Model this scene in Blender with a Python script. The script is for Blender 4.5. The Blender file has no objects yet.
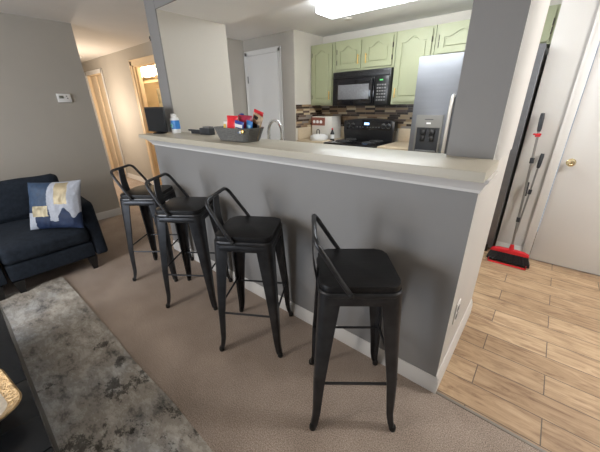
import bpy, bmesh, math, random
from mathutils import Vector, Matrix, noise
random.seed(7)
PI = math.pi
SC = bpy.context.scene
COL = SC.collection

# ------------------------------------------------------------------ materials
def mat(name, col, rough=0.6, metal=0.0, var=0.0, vs=8.0, bump=0.0, bs=60.0, emit=None, es=0.0, spec=0.5, coat=0.0, stretch=None, trans=0.0, detail=4):
    m = bpy.data.materials.new(name); m.use_nodes = True
    nt = m.node_tree; N = nt.nodes; L = nt.links
    b = N['Principled BSDF']
    c = (*col, 1)
    b.inputs['Base Color'].default_value = c
    b.inputs['Roughness'].default_value = rough
    b.inputs['Metallic'].default_value = metal
    b.inputs['Specular IOR Level'].default_value = spec
    b.inputs['Coat Weight'].default_value = coat
    b.inputs['Transmission Weight'].default_value = trans
    if emit: b.inputs['Emission Color'].default_value = (*emit, 1); b.inputs['Emission Strength'].default_value = es
    tc = N.new('ShaderNodeTexCoord'); src = tc.outputs['Object']
    if stretch:
        mp = N.new('ShaderNodeMapping'); mp.inputs['Scale'].default_value = stretch
        L.new(src, mp.inputs['Vector']); src = mp.outputs['Vector']
    if var:
        n = N.new('ShaderNodeTexNoise'); n.inputs['Scale'].default_value = vs; n.inputs['Detail'].default_value = detail
        r = N.new('ShaderNodeValToRGB')
        r.color_ramp.elements[0].position = .3; r.color_ramp.elements[1].position = .7
        r.color_ramp.elements[0].color = (*[max(0, x*(1-var)) for x in col], 1)
        r.color_ramp.elements[1].color = (*[min(1, x*(1+var)) for x in col], 1)
        L.new(src, n.inputs['Vector']); L.new(n.outputs['Fac'], r.inputs['Fac']); L.new(r.outputs['Color'], b.inputs['Base Color'])
    if bump:
        n = N.new('ShaderNodeTexNoise'); n.inputs['Scale'].default_value = bs; n.inputs['Detail'].default_value = 5
        bp = N.new('ShaderNodeBump'); bp.inputs['Strength'].default_value = bump; bp.inputs['Distance'].default_value = .01
        L.new(src, n.inputs['Vector']); L.new(n.outputs['Fac'], bp.inputs['Height']); L.new(bp.outputs['Normal'], b.inputs['Normal'])
    return m

M = {}
M['front_grey'] = mat('slate_grey_front', (.25, .245, .240), .6, var=.03, vs=2, bump=.06, bs=220)  # darker, cooler grey on front faces than on ends and sides
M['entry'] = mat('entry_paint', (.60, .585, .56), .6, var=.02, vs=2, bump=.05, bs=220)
M['paint'] = mat('wall_paint', (.42, .394, .352), .62, var=.03, vs=2, bump=.06, bs=220)
M['cream'] = mat('cream_paint', (.60, .565, .50), .6, var=.02, vs=2, bump=.05, bs=220)
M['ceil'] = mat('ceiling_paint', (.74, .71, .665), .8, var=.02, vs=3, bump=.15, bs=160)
M['kceil'] = mat('kitchen_ceiling_glow', (.86, .85, .83), .8, var=.01, vs=3, bump=.1, bs=160)  # ceiling tone whitened to carry the kitchen fixture's glow
M['trim'] = mat('white_trim', (.72, .71, .69), .4)
M['door'] = mat('door_white', (.72, .71, .695), .45, var=.01, vs=3)
M['ledge'] = mat('ledge_paint', (.46, .425, .345), .4, var=.02, vs=5)
M['green'] = mat('sage_green_paint', (.325, .34, .205), .42, var=.03, vs=5)
M['gold'] = mat('brushed_gold', (.83, .55, .17), .3, 1.0)
M['brass'] = mat('polished_brass', (.78, .66, .42), .25, 1.0)
M['hinge'] = mat('dark_hinge', (.06, .05, .045), .4, .8)
M['black'] = mat('black_plastic', (.012, .012, .013), .3)
M['blackgloss'] = mat('black_gloss', (.008, .008, .010), .08)
M['blackpanel'] = mat('black_panel', (.010, .012, .015), .22, spec=.3)
M['greyglass'] = mat('microwave_glass', (.16, .16, .165), .25, var=.15, vs=60)
M['gunmetal'] = mat('gunmetal_steel', (.050, .051, .055), .36, .75, var=.25, vs=14, bump=.02, bs=90)
M['seatwood'] = mat('black_stained_wood', (.008, .008, .009), .42, var=.5, vs=10, bump=.05, bs=30, stretch=(1, 12, 4), spec=.28)
M['rubber'] = mat('black_rubber', (.01, .01, .01), .7)
M['steel'] = mat('stainless_steel', (.17, .176, .19), .42, .6, var=.05, vs=5, stretch=(.6, .6, 6))
M['steel2'] = mat('light_steel', (.30, .295, .285), .3, .8)
M['greypanel'] = mat('dispenser_panel', (.20, .195, .18), .4, .3)
M['darkgrey'] = mat('dark_grey_plastic', (.025, .028, .034), .4)
M['midgrey'] = mat('mid_grey_plastic', (.18, .18, .18), .45)
M['handle_steel'] = mat('handle_steel', (.62, .60, .56), .35, .6)
M['chrome'] = mat('chrome', (.75, .76, .78), .1, 1.0)
M['counter'] = mat('beige_laminate', (.58, .47, .33), .4, var=.05, vs=40)
M['sofa'] = mat('navy_charcoal_fabric', (.016, .0225, .034), .9, var=.25, vs=30, bump=.25, bs=350, spec=.25)
M['red'] = mat('red_plastic', (.60, .015, .025), .35)
M['bristle'] = mat('black_bristles', (.010, .010, .012), .8, var=.6, vs=30, bump=.8, bs=60, stretch=(12, 12, .6))
M['basket'] = mat('grey_woven_rope', (.15, .15, .142), .85, var=.3, vs=120)
M['white'] = mat('white_plastic', (.80, .80, .79), .4)
M['cardboardw'] = mat('white_carton', (.62, .59, .54), .6)
M['brownprint'] = mat('brown_print', (.22, .07, .045), .6)
M['blue'] = mat('blue_print', (.03, .20, .55), .4)
M['lblue'] = mat('light_blue_print', (.22, .52, .72), .4)
M['green_print'] = mat('green_print', (.15, .5, .3), .4)
M['redfoil'] = mat('red_foil', (.75, .015, .03), .3, var=.15, vs=25, bump=.4, bs=18)
M['maroon'] = mat('maroon_foil', (.36, .02, .06), .35, var=.2, vs=25, bump=.4, bs=18)
M['darkblue'] = mat('dark_blue_foil', (.02, .05, .28), .35, bump=.4, bs=18)
M['yellow'] = mat('yellow_print', (.75, .60, .12), .4)
M['tan'] = mat('tan_print', (.42, .30, .18), .5, var=.4, vs=40)
M['blackfoil'] = mat('black_foil', (.012, .01, .012), .35, bump=.4, bs=18)
M['ledg'] = mat('display_green', (.02, .1, .03), .4, emit=(.2, 1, .3), es=.7)
M['ledb'] = mat('display_blue', (.05, .1, .3), .4, emit=(.35, .6, 1), es=2.5)
M['lcd'] = mat('lcd_grey', (.30, .31, .26), .3)
M['fixture'] = mat('fluorescent_diffuser', (.9, .95, 1), .5, emit=(.90, .96, 1), es=9)
M['bathglow'] = mat('frosted_glass_lamp', (1, .9, .7), .5, emit=(1, .80, .52), es=16)
M['peach'] = mat('door_warm_lit', (.80, .66, .48), .5, var=.03, vs=4)  # white door with the warm light on it mixed into the colour
M['peachtrim'] = mat('trim_warm_lit', (.82, .66, .45), .45)  # jambs and casing: warm doorway light mixed into the trim colour
M['mirror'] = mat('mirror_glass', (.8, .8, .8), .03, 1.0)
M['bathwall'] = mat('bath_wall_beige', (.55, .42, .26), .6)
M['vanity'] = mat('brown_vanity_wood', (.20, .12, .06), .5, var=.3, vs=6, stretch=(6, 6, 1))
M['glass'] = mat('window_glass', (.95, .97, 1), .02, trans=1.0)
M['whitecoil'] = mat('burner_pan', (.45, .46, .47), .25, .9)
M['coil'] = mat('burner_coil', (.03, .03, .03), .5)
M['goldleaf'] = mat('hammered_gold', (.36, .25, .13), .32, .9, var=.35, vs=45, bump=1.0, bs=90)
M['pearl'] = mat('pearl_interior', (.55, .50, .42), .3, .3, var=.25, vs=30)
M['woodrim'] = mat('threshold_metal', (.30, .27, .24), .4, .5)
M['p_steelblue'] = mat('pillow_steel_blue', (.024, .052, .105), .65, var=.2, vs=30)
M['p_navy'] = mat('pillow_navy', (.006, .019, .062), .7, var=.2, vs=30)
M['p_pale'] = mat('pillow_pale_blue', (.38, .405, .465), .75, var=.08, vs=60, bump=.2, bs=300)
M['p_gold'] = mat('pillow_gold', (.36, .30, .19), .5, .35, var=.2, vs=14)

def carpet_mat():
    m = bpy.data.materials.new('beige_carpet'); m.use_nodes = True
    nt = m.node_tree; N = nt.nodes; L = nt.links; b = N['Principled BSDF']
    b.inputs['Roughness'].default_value = .95; b.inputs['Specular IOR Level'].default_value = .15
    tc = N.new('ShaderNodeTexCoord')
    n1 = N.new('ShaderNodeTexNoise'); n1.inputs['Scale'].default_value = 190; n1.inputs['Detail'].default_value = 3
    n2 = N.new('ShaderNodeTexNoise'); n2.inputs['Scale'].default_value = 3.2; n2.inputs['Detail'].default_value = 5
    for n in (n1, n2): L.new(tc.outputs['Object'], n.inputs['Vector'])
    r1 = N.new('ShaderNodeValToRGB'); e = r1.color_ramp.elements
    e[0].position = .35; e[0].color = (.27, .214, .178, 1); e[1].position = .65; e[1].color = (.58, .485, .415, 1)
    r2 = N.new('ShaderNodeValToRGB'); e = r2.color_ramp.elements
    e[0].position = .35; e[0].color = (.80, .79, .78, 1); e[1].position = .65; e[1].color = (1, 1, 1, 1)
    L.new(n1.outputs['Fac'], r1.inputs['Fac']); L.new(n2.outputs['Fac'], r2.inputs['Fac'])
    mx = N.new('ShaderNodeMix'); mx.data_type = 'RGBA'; mx.blend_type = 'MULTIPLY'; mx.inputs[0].default_value = 1
    L.new(r1.outputs['Color'], mx.inputs[6]); L.new(r2.outputs['Color'], mx.inputs[7]); L.new(mx.outputs[2], b.inputs['Base Color'])
    bp = N.new('ShaderNodeBump'); bp.inputs['Strength'].default_value = .7; bp.inputs['Distance'].default_value = .008
    L.new(n1.outputs['Fac'], bp.inputs['Height']); L.new(bp.outputs['Normal'], b.inputs['Normal'])
    return m
M['carpet'] = carpet_mat()

def tile_mat():
    m = bpy.data.materials.new('wood_look_tile'); m.use_nodes = True
    nt = m.node_tree; N = nt.nodes; L = nt.links; b = N['Principled BSDF']
    tc = N.new('ShaderNodeTexCoord')
    mp = N.new('ShaderNodeMapping'); mp.inputs['Location'].default_value = (-.623, -1.370, 0)
    L.new(tc.outputs['Object'], mp.inputs['Vector'])
    br = N.new('ShaderNodeTexBrick'); br.offset = .5; br.offset_frequency = 2
    br.inputs['Scale'].default_value = 1; br.inputs['Brick Width'].default_value = .64; br.inputs['Row Height'].default_value = .1665
    br.inputs['Mortar Size'].default_value = .0028; br.inputs['Mortar Smooth'].default_value = .1; br.inputs['Bias'].default_value = 0
    br.inputs['Color1'].default_value = (0, 0, 0, 1); br.inputs['Color2'].default_value = (1, 1, 1, 1); br.inputs['Mortar'].default_value = (.5, .5, .5, 1)
    L.new(mp.outputs['Vector'], br.inputs['Vector'])
    # offset the grain per plank
    add = N.new('ShaderNodeVectorMath'); add.operation = 'MULTIPLY_ADD'
    L.new(br.outputs['Color'], add.inputs[0]); add.inputs[1].default_value = (7, 13, 5); L.new(tc.outputs['Object'], add.inputs[2])
    m2 = N.new('ShaderNodeMapping'); m2.inputs['Scale'].default_value = (2.4, 14, 1); L.new(add.outputs[0], m2.inputs['Vector'])
    g = N.new('ShaderNodeTexNoise'); g.inputs['Scale'].default_value = 1.6; g.inputs['Detail'].default_value = 8; g.inputs['Roughness'].default_value = .65; g.inputs['Distortion'].default_value = 1.6
    L.new(m2.outputs['Vector'], g.inputs['Vector'])
    r = N.new('ShaderNodeValToRGB'); e = r.color_ramp.elements
    e[0].position = .28; e[0].color = (.24, .14, .082, 1); e[1].position = .68; e[1].color = (.61, .445, .285, 1)
    k = r.color_ramp.elements.new(.5); k.color = (.49, .34, .205, 1)
    L.new(g.outputs['Fac'], r.inputs['Fac'])
    pr = N.new('ShaderNodeValToRGB'); e = pr.color_ramp.elements
    e[0].color = (.76, .72, .69, 1); e[1].color = (1.0, 1.0, 1.0, 1); L.new(br.outputs['Color'], pr.inputs['Fac'])
    mx = N.new('ShaderNodeMix'); mx.data_type = 'RGBA'; mx.blend_type = 'MULTIPLY'; mx.inputs[0].default_value = 1
    L.new(r.outputs['Color'], mx.inputs[6]); L.new(pr.outputs['Color'], mx.inputs[7])
    m3 = N.new('ShaderNodeMix'); m3.data_type = 'RGBA'; L.new(br.outputs['Fac'], m3.inputs[0])
    L.new(mx.outputs[2], m3.inputs[6]); m3.inputs[7].default_value = (.13, .095, .07, 1)
    L.new(m3.outputs[2], b.inputs['Base Color'])
    b.inputs['Roughness'].default_value = .42
    bp = N.new('ShaderNodeBump'); bp.inputs['Strength'].default_value = .5; bp.inputs['Distance'].default_value = .004; bp.invert = True
    L.new(br.outputs['Fac'], bp.inputs['Height']); L.new(bp.outputs['Normal'], b.inputs['Normal'])
    return m
M['tile'] = tile_mat()

def mosaic_mat():
    m = bpy.data.materials.new('mosaic_backsplash'); m.use_nodes = True
    nt = m.node_tree; N = nt.nodes; L = nt.links; b = N['Principled BSDF']
    tc = N.new('ShaderNodeTexCoord'); sp = N.new('ShaderNodeSeparateXYZ'); L.new(tc.outputs['Object'], sp.inputs[0])
    def mth(op, a, b_=None, c=None):
        n = N.new('ShaderNodeMath'); n.operation = op
        for i, v in enumerate((a, b_, c)):
            if v is None: continue
            if isinstance(v, (int, float)): n.inputs[i].default_value = v
            else: L.new(v, n.inputs[i])
        return n.outputs[0]
    h = mth('ADD', sp.outputs['X'], sp.outputs['Y'])
    zz = mth('DIVIDE', sp.outputs['Z'], .030)
    row = mth('FLOOR', zz)
    w1 = N.new('ShaderNodeTexWhiteNoise'); w1.noise_dimensions = '1D'; L.new(row, w1.inputs['W'])
    hh = mth('ADD', mth('DIVIDE', h, .16), mth('MULTIPLY', w1.outputs['Value'], 5.0))
    cell = mth('FLOOR', hh)
    cmb = N.new('ShaderNodeCombineXYZ'); L.new(cell, cmb.inputs[0]); L.new(row, cmb.inputs[1])
    w2 = N.new('ShaderNodeTexWhiteNoise'); w2.noise_dimensions = '2D'; L.new(cmb.outputs[0], w2.inputs['Vector'])
    r = N.new('ShaderNodeValToRGB'); r.color_ramp.interpolation = 'CONSTANT'; e = r.color_ramp.elements
    e[0].position = 0; e[0].color = (.035, .022, .016, 1)
    e[1].position = .24; e[1].color = (.36, .25, .145, 1)
    for p, c in ((.42, (.13, .09, .07)), (.55, (.52, .42, .28)), (.72, (.26, .17, .10)), (.84, (.24, .21, .185)), (.93, (.06, .04, .03))):
        k = e.new(p); k.color = (*c, 1)
    L.new(w2.outputs['Value'], r.inputs['Fac'])
    fz = mth('FRACT', zz); fh = mth('FRACT', hh)
    g = mth('MAXIMUM', mth('LESS_THAN', fz, .07), mth('LESS_THAN', fh, .02))
    mx = N.new('ShaderNodeMix'); mx.data_type = 'RGBA'; L.new(g, mx.inputs[0]); L.new(r.outputs['Color'], mx.inputs[6]); mx.inputs[7].default_value = (.30, .25, .19, 1)
    L.new(mx.outputs[2], b.inputs['Base Color']); b.inputs['Roughness'].default_value = .25
    return m
M['mosaic'] = mosaic_mat()

def rug_mat():
    m = bpy.data.materials.new('distressed_rug'); m.use_nodes = True
    nt = m.node_tree; N = nt.nodes; L = nt.links; b = N['Principled BSDF']
    b.inputs['Roughness'].default_value = .95; b.inputs['Specular IOR Level'].default_value = .15
    tc = N.new('ShaderNodeTexCoord')
    def nz(s, d, rg=.6, dist=0, sc=(1, 1, 1), loc=(0, 0, 0)):
        mp = N.new('ShaderNodeMapping'); mp.inputs['Scale'].default_value = sc; mp.inputs['Location'].default_value = loc
        L.new(tc.outputs['Object'], mp.inputs['Vector'])
        n = N.new('ShaderNodeTexNoise'); n.inputs['Scale'].default_value = s; n.inputs['Detail'].default_value = d; n.inputs['Roughness'].default_value = rg; n.inputs['Distortion'].default_value = dist
        L.new(mp.outputs['Vector'], n.inputs['Vector']); return n.outputs['Fac']
    a = nz(5.0, 15, .78, .15, (1, 1.8, 1))
    r = N.new('ShaderNodeValToRGB'); e = r.color_ramp.elements
    e[0].position = .36; e[0].color = (.10, .10, .10, 1); e[1].position = .63; e[1].color = (.62, .62, .60, 1)
    for p, c in ((.395, (.20, .195, .185)), (.44, (.25, .235, .215)), (.455, (.35, .33, .305)), (.52, (.38, .36, .335)), (.535, (.47, .455, .43)), (.59, (.50, .49, .47))):
        k = e.new(p); k.color = (*c, 1)
    L.new(a, r.inputs['Fac'])
    bl = nz(2.0, 6, .6, 0, (1, 1, 1), (3, 5, 0))
    rb = N.new('ShaderNodeValToRGB'); e = rb.color_ramp.elements
    e[0].position = .45; e[0].color = (1, .97, .92, 1); e[1].position = .62; e[1].color = (.92, .97, 1.03, 1)
    L.new(bl, rb.inputs['Fac'])
    mx = N.new('ShaderNodeMix'); mx.data_type = 'RGBA'; mx.blend_type = 'MULTIPLY'; mx.inputs[0].default_value = 1
    L.new(r.outputs['Color'], mx.inputs[6]); L.new(rb.outputs['Color'], mx.inputs[7])
    dk = nz(3.0, 15, .8, 0, (1, 1.3, 1), (1.7, 2.2, 0))
    rd = N.new('ShaderNodeValToRGB'); e = rd.color_ramp.elements
    e[0].position = .365; e[0].color = (.30, .30, .30, 1); e[1].position = .39; e[1].color = (1, 1, 1, 1)
    acc = dk
    for cx_, cy_, rad_, amp_ in ((-1.57, .29, .17, .22), (-1.99, .28, .11, .17), (-1.37, .00, .24, .14), (-1.13, .28, .32, .16), (-1.78, .30, .08, .16)):
        vd = N.new('ShaderNodeVectorMath'); vd.operation = 'DISTANCE'; L.new(tc.outputs['Object'], vd.inputs[0]); vd.inputs[1].default_value = (cx_+1.6, cy_+.5, .011)
        mr_ = N.new('ShaderNodeMapRange'); mr_.inputs[1].default_value = 0; mr_.inputs[2].default_value = rad_; mr_.inputs[3].default_value = amp_; mr_.inputs[4].default_value = 0; L.new(vd.outputs['Value'], mr_.inputs[0])
        sb = N.new('ShaderNodeMath'); sb.operation = 'SUBTRACT'; L.new(acc, sb.inputs[0]); L.new(mr_.outputs[0], sb.inputs[1]); acc = sb.outputs[0]
    L.new(acc, rd.inputs['Fac'])
    m2 = N.new('ShaderNodeMix'); m2.data_type = 'RGBA'; m2.blend_type = 'MULTIPLY'; m2.inputs[0].default_value = 1
    L.new(mx.outputs[2], m2.inputs[6]); L.new(rd.outputs['Color'], m2.inputs[7])
    L.new(m2.outputs[2], b.inputs['Base Color'])
    f = nz(220, 2); bp = N.new('ShaderNodeBump'); bp.inputs['Strength'].default_value = .4; bp.inputs['Distance'].default_value = .004
    L.new(f, bp.inputs['Height']); L.new(bp.outputs['Normal'], b.inputs['Normal'])
    return m
M['rug'] = rug_mat()

# ------------------------------------------------------------------ mesh helpers
class G:
    """collects shapes in one bmesh"""
    def __init__(s): s.bm = bmesh.new(); s.mi = 0; s.mats = []
    def use(s, mname):
        if mname not in s.mats: s.mats.append(mname)
        s.mi = s.mats.index(mname); return s
    def _mark(s, fs):
        for f in fs: f.material_index = s.mi
    def box(s, x0, x1, y0, y1, z0, z1, bev=0, seg=2, mtx=None):
        bm = bmesh.new()
        v = [bm.verts.new((x, y, z)) for x in (x0, x1) for y in (y0, y1) for z in (z0, z1)]
        for q in ((0, 1, 3, 2), (4, 6, 7, 5), (0, 4, 5, 1), (2, 3, 7, 6), (0, 2, 6, 4), (1, 5, 7, 3)): bm.faces.new([v[i] for i in q])
        if bev: bmesh.ops.bevel(bm, geom=bm.edges[:], offset=bev, segments=seg, profile=.5, affect='EDGES')
        s.merge(bm, mtx); return s
    def merge(s, bm, mtx=None):
        if mtx is not None: bmesh.ops.transform(bm, matrix=mtx, verts=bm.verts)
        bmesh.ops.recalc_face_normals(bm, faces=bm.faces)
        vm = {}
        for v in bm.verts: vm[v] = s.bm.verts.new(v.co)
        for f in bm.faces:
            try: nf = s.bm.faces.new([vm[v] for v in f.verts]); nf.material_index = s.mi
            except ValueError: pass
        bm.free()
    def tube(s, pts, r, n=10, closed=False, cap=True, mtx=None):
        pts = [Vector(p) for p in pts]; bm = bmesh.new(); rings = []
        rr = r if isinstance(r, (list, tuple)) else [r]*len(pts)
        up = None
        for i, p in enumerate(pts):
            if closed: t = (pts[(i+1) % len(pts)]-pts[i-1])
            else: t = (pts[min(i+1, len(pts)-1)]-pts[max(i-1, 0)])
            t.normalize()
            if up is None:
                up = Vector((0, 0, 1)) if abs(t.z) < .9 else Vector((1, 0, 0))
            a = t.cross(up)
            if a.length < 1e-5: a = t.cross(Vector((1, 0, 0)))
            a.normalize(); b = a.cross(t).normalized(); up = b
            rings.append([bm.verts.new(p+rr[i]*(math.cos(2*PI*k/n)*a+math.sin(2*PI*k/n)*b)) for k in range(n)])
        m = len(rings)
        for i in range(m if closed else m-1):
            A, B = rings[i], rings[(i+1) % m]
            for k in range(n): bm.faces.new((A[k], A[(k+1) % n], B[(k+1) % n], B[k]))
        if not closed and cap: bm.faces.new(rings[0]); bm.faces.new(rings[-1])
        s.merge(bm, mtx); return s
    def lathe(s, prof, c=(0, 0, 0), n=28, mtx=None, sx=1, sy=1):
        bm = bmesh.new(); rings = []
        for r, z in prof:
            if r < 1e-6: rings.append([bm.verts.new((c[0], c[1], c[2]+z))])
            else: rings.append([bm.verts.new((c[0]+sx*r*math.cos(2*PI*k/n), c[1]+sy*r*math.sin(2*PI*k/n), c[2]+z)) for k in range(n)])
        for A, B in zip(rings, rings[1:]):
            for k in range(n):
                a, b, c_, d = A[k % len(A)], A[(k+1) % len(A)], B[(k+1) % len(B)], B[k % len(B)]
                vs = []
                for q in (a, b, c_, d):
                    if q not in vs: vs.append(q)
                if len(vs) > 2: bm.faces.new(vs)
        s.merge(bm, mtx); return s
    def prism(s, poly, z0, z1, mtx=None, bev=0):
        """poly in local xy, extruded along local z"""
        bm = bmesh.new()
        lo = [bm.verts.new((x, y, z0)) for x, y in poly]; hi = [bm.verts.new((x, y, z1)) for x, y in poly]
        n = len(poly)
        bm.faces.new(lo[::-1]); top = bm.faces.new(hi)
        for i in range(n): bm.faces.new((lo[i], lo[(i+1) % n], hi[(i+1) % n], hi[i]))
        if bev: bmesh.ops.bevel(bm, geom=list(top.edges), offset=bev, segments=2, profile=.5, affect='EDGES')
        s.merge(bm, mtx); return s
    def holed(s, outer, inner, z0, z1, mtx=None):
        """plate with a hole"""
        bm = bmesh.new(); es = []
        for loop in (outer, inner):
            vs = [bm.verts.new((x, y, z0)) for x, y in loop]
            es += [bm.edges.new((vs[i], vs[(i+1) % len(vs)])) for i in range(len(vs))]
        r = bmesh.ops.triangle_fill(bm, use_beauty=True, use_dissolve=True, edges=es)
        fs = bm.faces[:]
        ex = bmesh.ops.extrude_face_region(bm, geom=fs)
        bmesh.ops.translate(bm, vec=(0, 0, z1-z0), verts=[v for v in ex['geom'] if isinstance(v, bmesh.types.BMVert)])
        s.merge(bm, mtx); return s
    def grid(s, f, nu, nv, fm=None):
        vs = [[s.bm.verts.new(f(i/nu, j/nv)) for j in range(nv+1)] for i in range(nu+1)]
        for i in range(nu):
            for j in range(nv):
                q = s.bm.faces.new((vs[i][j], vs[i+1][j], vs[i+1][j+1], vs[i][j+1])); q.material_index = fm(i, j) if fm else s.mi
        return s
    def done(s, name, m, parent=None, smooth=35, origin=None, rel=True):
        bm = s.bm
        bmesh.ops.remove_doubles(bm, verts=bm.verts, dist=1e-6)
        off = Vector((0, 0, 0))
        if parent is not None and rel: off = Vector(ROOTLOC.get(parent.name, (0, 0, 0)))
        elif origin is not None: off = Vector(origin)
        if off.length > 0: bmesh.ops.translate(bm, vec=-off, verts=bm.verts)
        for f in bm.faces: f.smooth = smooth > 0
        if smooth > 0:
            lim = math.radians(smooth)
            for e in bm.edges:
                if len(e.link_faces) == 2 and e.calc_face_angle(0) > lim: e.smooth = False
        me = bpy.data.meshes.new(name); bm.to_mesh(me); bm.free()
        for mm in (s.mats or [m]): me.materials.append(M[mm])
        o = bpy.data.objects.new(name, me); COL.objects.link(o)
        if parent is not None:
            o.parent = parent
            if rel: ROOTLOC[o.name] = tuple(off)
        elif origin is not None: o.location = origin
        return o
ROOTLOC = {}
def thing(name, label, cat, loc=(0, 0, 0), group=None):
    o = bpy.data.objects.new(name, None); COL.objects.link(o); o.location = loc; o.empty_display_size = .05
    o['label'] = label; o['category'] = cat
    if group: o['group'] = group
    ROOTLOC[o.name] = tuple(loc)
    return o
def tag(o, label, cat, group=None):
    o['label'] = label; o['category'] = cat
    if group: o['group'] = group
    return o
def struct(g, name, m, parent=None):
    o = g.done(name, m, parent)
    if parent is None: o['kind'] = 'structure'
    return o
def B(name, m, *a, bev=0, parent=None):
    return struct(G().box(*a, bev=bev), name, m, parent)
def rrect(x0, x1, y0, y1, r, n=5):
    p = []
    for cx, cy, a in ((x1-r, y1-r, 0), (x0+r, y1-r, 90), (x0+r, y0+r, 180), (x1-r, y0+r, 270)):
        for k in range(n+1):
            t = math.radians(a+90*k/n); p.append((cx+r*math.cos(t), cy+r*math.sin(t)))
    return p
def fillet(pts, r, n=5):
    """round the inner corners of an open polyline"""
    pts = [Vector(p) for p in pts]; out = [pts[0]]
    for a, b, c in zip(pts, pts[1:], pts[2:]):
        u = (a-b); v = (c-b); d = min(r, u.length*.45, v.length*.45); p = b+u.normalized()*d; q = b+v.normalized()*d
        for k in range(n+1):
            t = k/n; out.append((1-t)**2*p+2*t*(1-t)*b+t*t*q)
    out.append(pts[-1]); return out
# frame for things facing -y: local x = world x, local y = world z, local z = -world y
def FY(x, y, z): return Matrix.Translation((x, y, z)) @ Matrix(((1, 0, 0, 0), (0, 0, -1, 0), (0, 1, 0, 0), (0, 0, 0, 1)))
def RZ(p, a): return Matrix.Translation(p) @ Matrix.Rotation(a, 4, 'Z') @ Matrix.Translation([-c for c in p])

# ------------------------------------------------------------------ the room
CE = 2.44
YW, YC, YR = 1.347, 1.55, 2.295        # half-wall face, column face, column rear
XE = -.176                              # end face of the half wall
def two(name, boxes):
    g = G()
    for mm, a in boxes: g.use(mm).box(*a)
    o = g.done(name, None); o['kind'] = 'structure'; return o
B('floor', 'carpet', -11.0, 2.6, -3.6, 1.352, -.05, 0)
B('floor', 'carpet', -11.0, -3.10, 1.352, 4.4, -.05, 0)
B('floor', 'tile', -3.10, 2.6, 1.352, 4.4, -.05, 0)
B('trim_1', 'woodrim', XE+.01, 2.6, 1.340, 1.358, -.002, .004, bev=.0015)
B('ceiling', 'ceil', -11.0, 2.6, -3.6, 2.29, CE, CE+.08)
B('ceiling', 'ceil', -11.0, -4.15, 2.29, 4.5, CE, CE+.08)
B('ceiling', 'kceil', -4.15, 2.6, 2.29, 4.5, CE, CE+.08)
# half wall, column, post, header
two('wall_half', [('front_grey', (-3.02, XE-.001, YW, YC, 0, 1.222)), ('entry', (XE-.001, XE, YW+.0005, YC, 0, 1.222))])
def clad(name, x0, x1, y0, y1, z0, z1):
    g = G(); g.use('entry').box(x0, x1, y0+.012, y1, z0, z1); g.use('front_grey').box(x0, x1-.001, y0, y0+.012, z0, z1); g.use('entry').box(x1-.001, x1, y0+.0005, y0+.012, z0, z1)
    o = g.done(name, None); o['kind'] = 'structure'; return o
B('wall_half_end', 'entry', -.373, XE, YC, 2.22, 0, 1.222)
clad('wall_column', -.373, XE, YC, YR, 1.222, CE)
two('wall_post', [('front_grey', (-3.105, -2.93, YC, YC+.012, 0, CE)), ('cream', (-3.105, -2.925, YC+.012, YR, 0, CE))])
two('wall_header', [('front_grey', (-2.925, -.373, YC, YC+.012, 2.29, CE)), ('kceil', (-2.925, -.373, YC+.012, YR, 2.29, CE))])
# left living wall (thermostat), hall, kitchen, entry, back
B('wall_left', 'paint', -4.90, -4.76, -3.6, 1.43, 0, CE)
B('wall_hall_near', 'paint', -11.0, -4.90, 1.30, 1.43, 0, CE)
# hall wall with two doorways
HY = 2.55
g = G()
for x0, x1 in ((-11.0, -8.35), (-7.45, -5.93), (-5.08, -4.22)): g.box(x0, x1, HY, HY+.12, 0, CE)
for x0, x1 in ((-8.35, -7.45), (-5.93, -5.08)): g.box(x0, x1, HY, HY+.12, 2.17, CE)
struct(g, 'wall_hall_far', 'paint')
B('wall_hall_end', 'paint', -11.0, -10.9, 1.43, 2.55, 0, CE)
B('wall_kitchen_left', 'paint', -4.22, -4.10, 2.55, 3.65, 0, CE)
two('wall_pantry', [('paint', (-4.10, -3.045, 3.53, 3.65, 0, CE)), ('cream', (-3.045, -3.03, 3.53, 4.2, 0, CE))])
B('wall_kitchen_back', 'cream', -3.20, .1, 4.20, 4.32, 0, CE)
g = G(); g.box(-.19, .105, 3.49, 3.60, 0, CE); g.box(.105, 1.05, 3.49, 3.60, 2.13, CE); g.box(1.05, 2.6, 3.49, 3.60, 0, CE); g.box(-.19, -.08, 3.60, 4.20, 0, CE)
struct(g, 'wall_entry', 'entry')
B('wall_right', 'paint', 2.5, 2.6, -3.6, 3.49, 0, CE)
# back wall with a big window opening (behind the camera)
WX0, WX1, WZ0, WZ1 = -3.9, -1.3, .35, 2.15
g = G(); g.box(-4.76, WX0, -3.6, -3.48, 0, CE); g.box(WX1, 2.5, -3.6, -3.48, 0, CE); g.box(WX0, WX1, -3.6, -3.48, 0, WZ0); g.box(WX0, WX1, -3.6, -3.48, WZ1, CE)
struct(g, 'wall_back', 'paint')
g = G()
for a in ((WX0, WX1, WZ0, WZ0+.06), (WX0, WX1, WZ1-.06, WZ1), (WX0, WX0+.06, WZ0, WZ1), (WX1-.06, WX1, WZ0, WZ1), (-2.63, -2.57, WZ0, WZ1)):
    g.box(a[0], a[1], -3.56, -3.50, a[2], a[3])
struct(g, 'window_1', 'trim')

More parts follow.
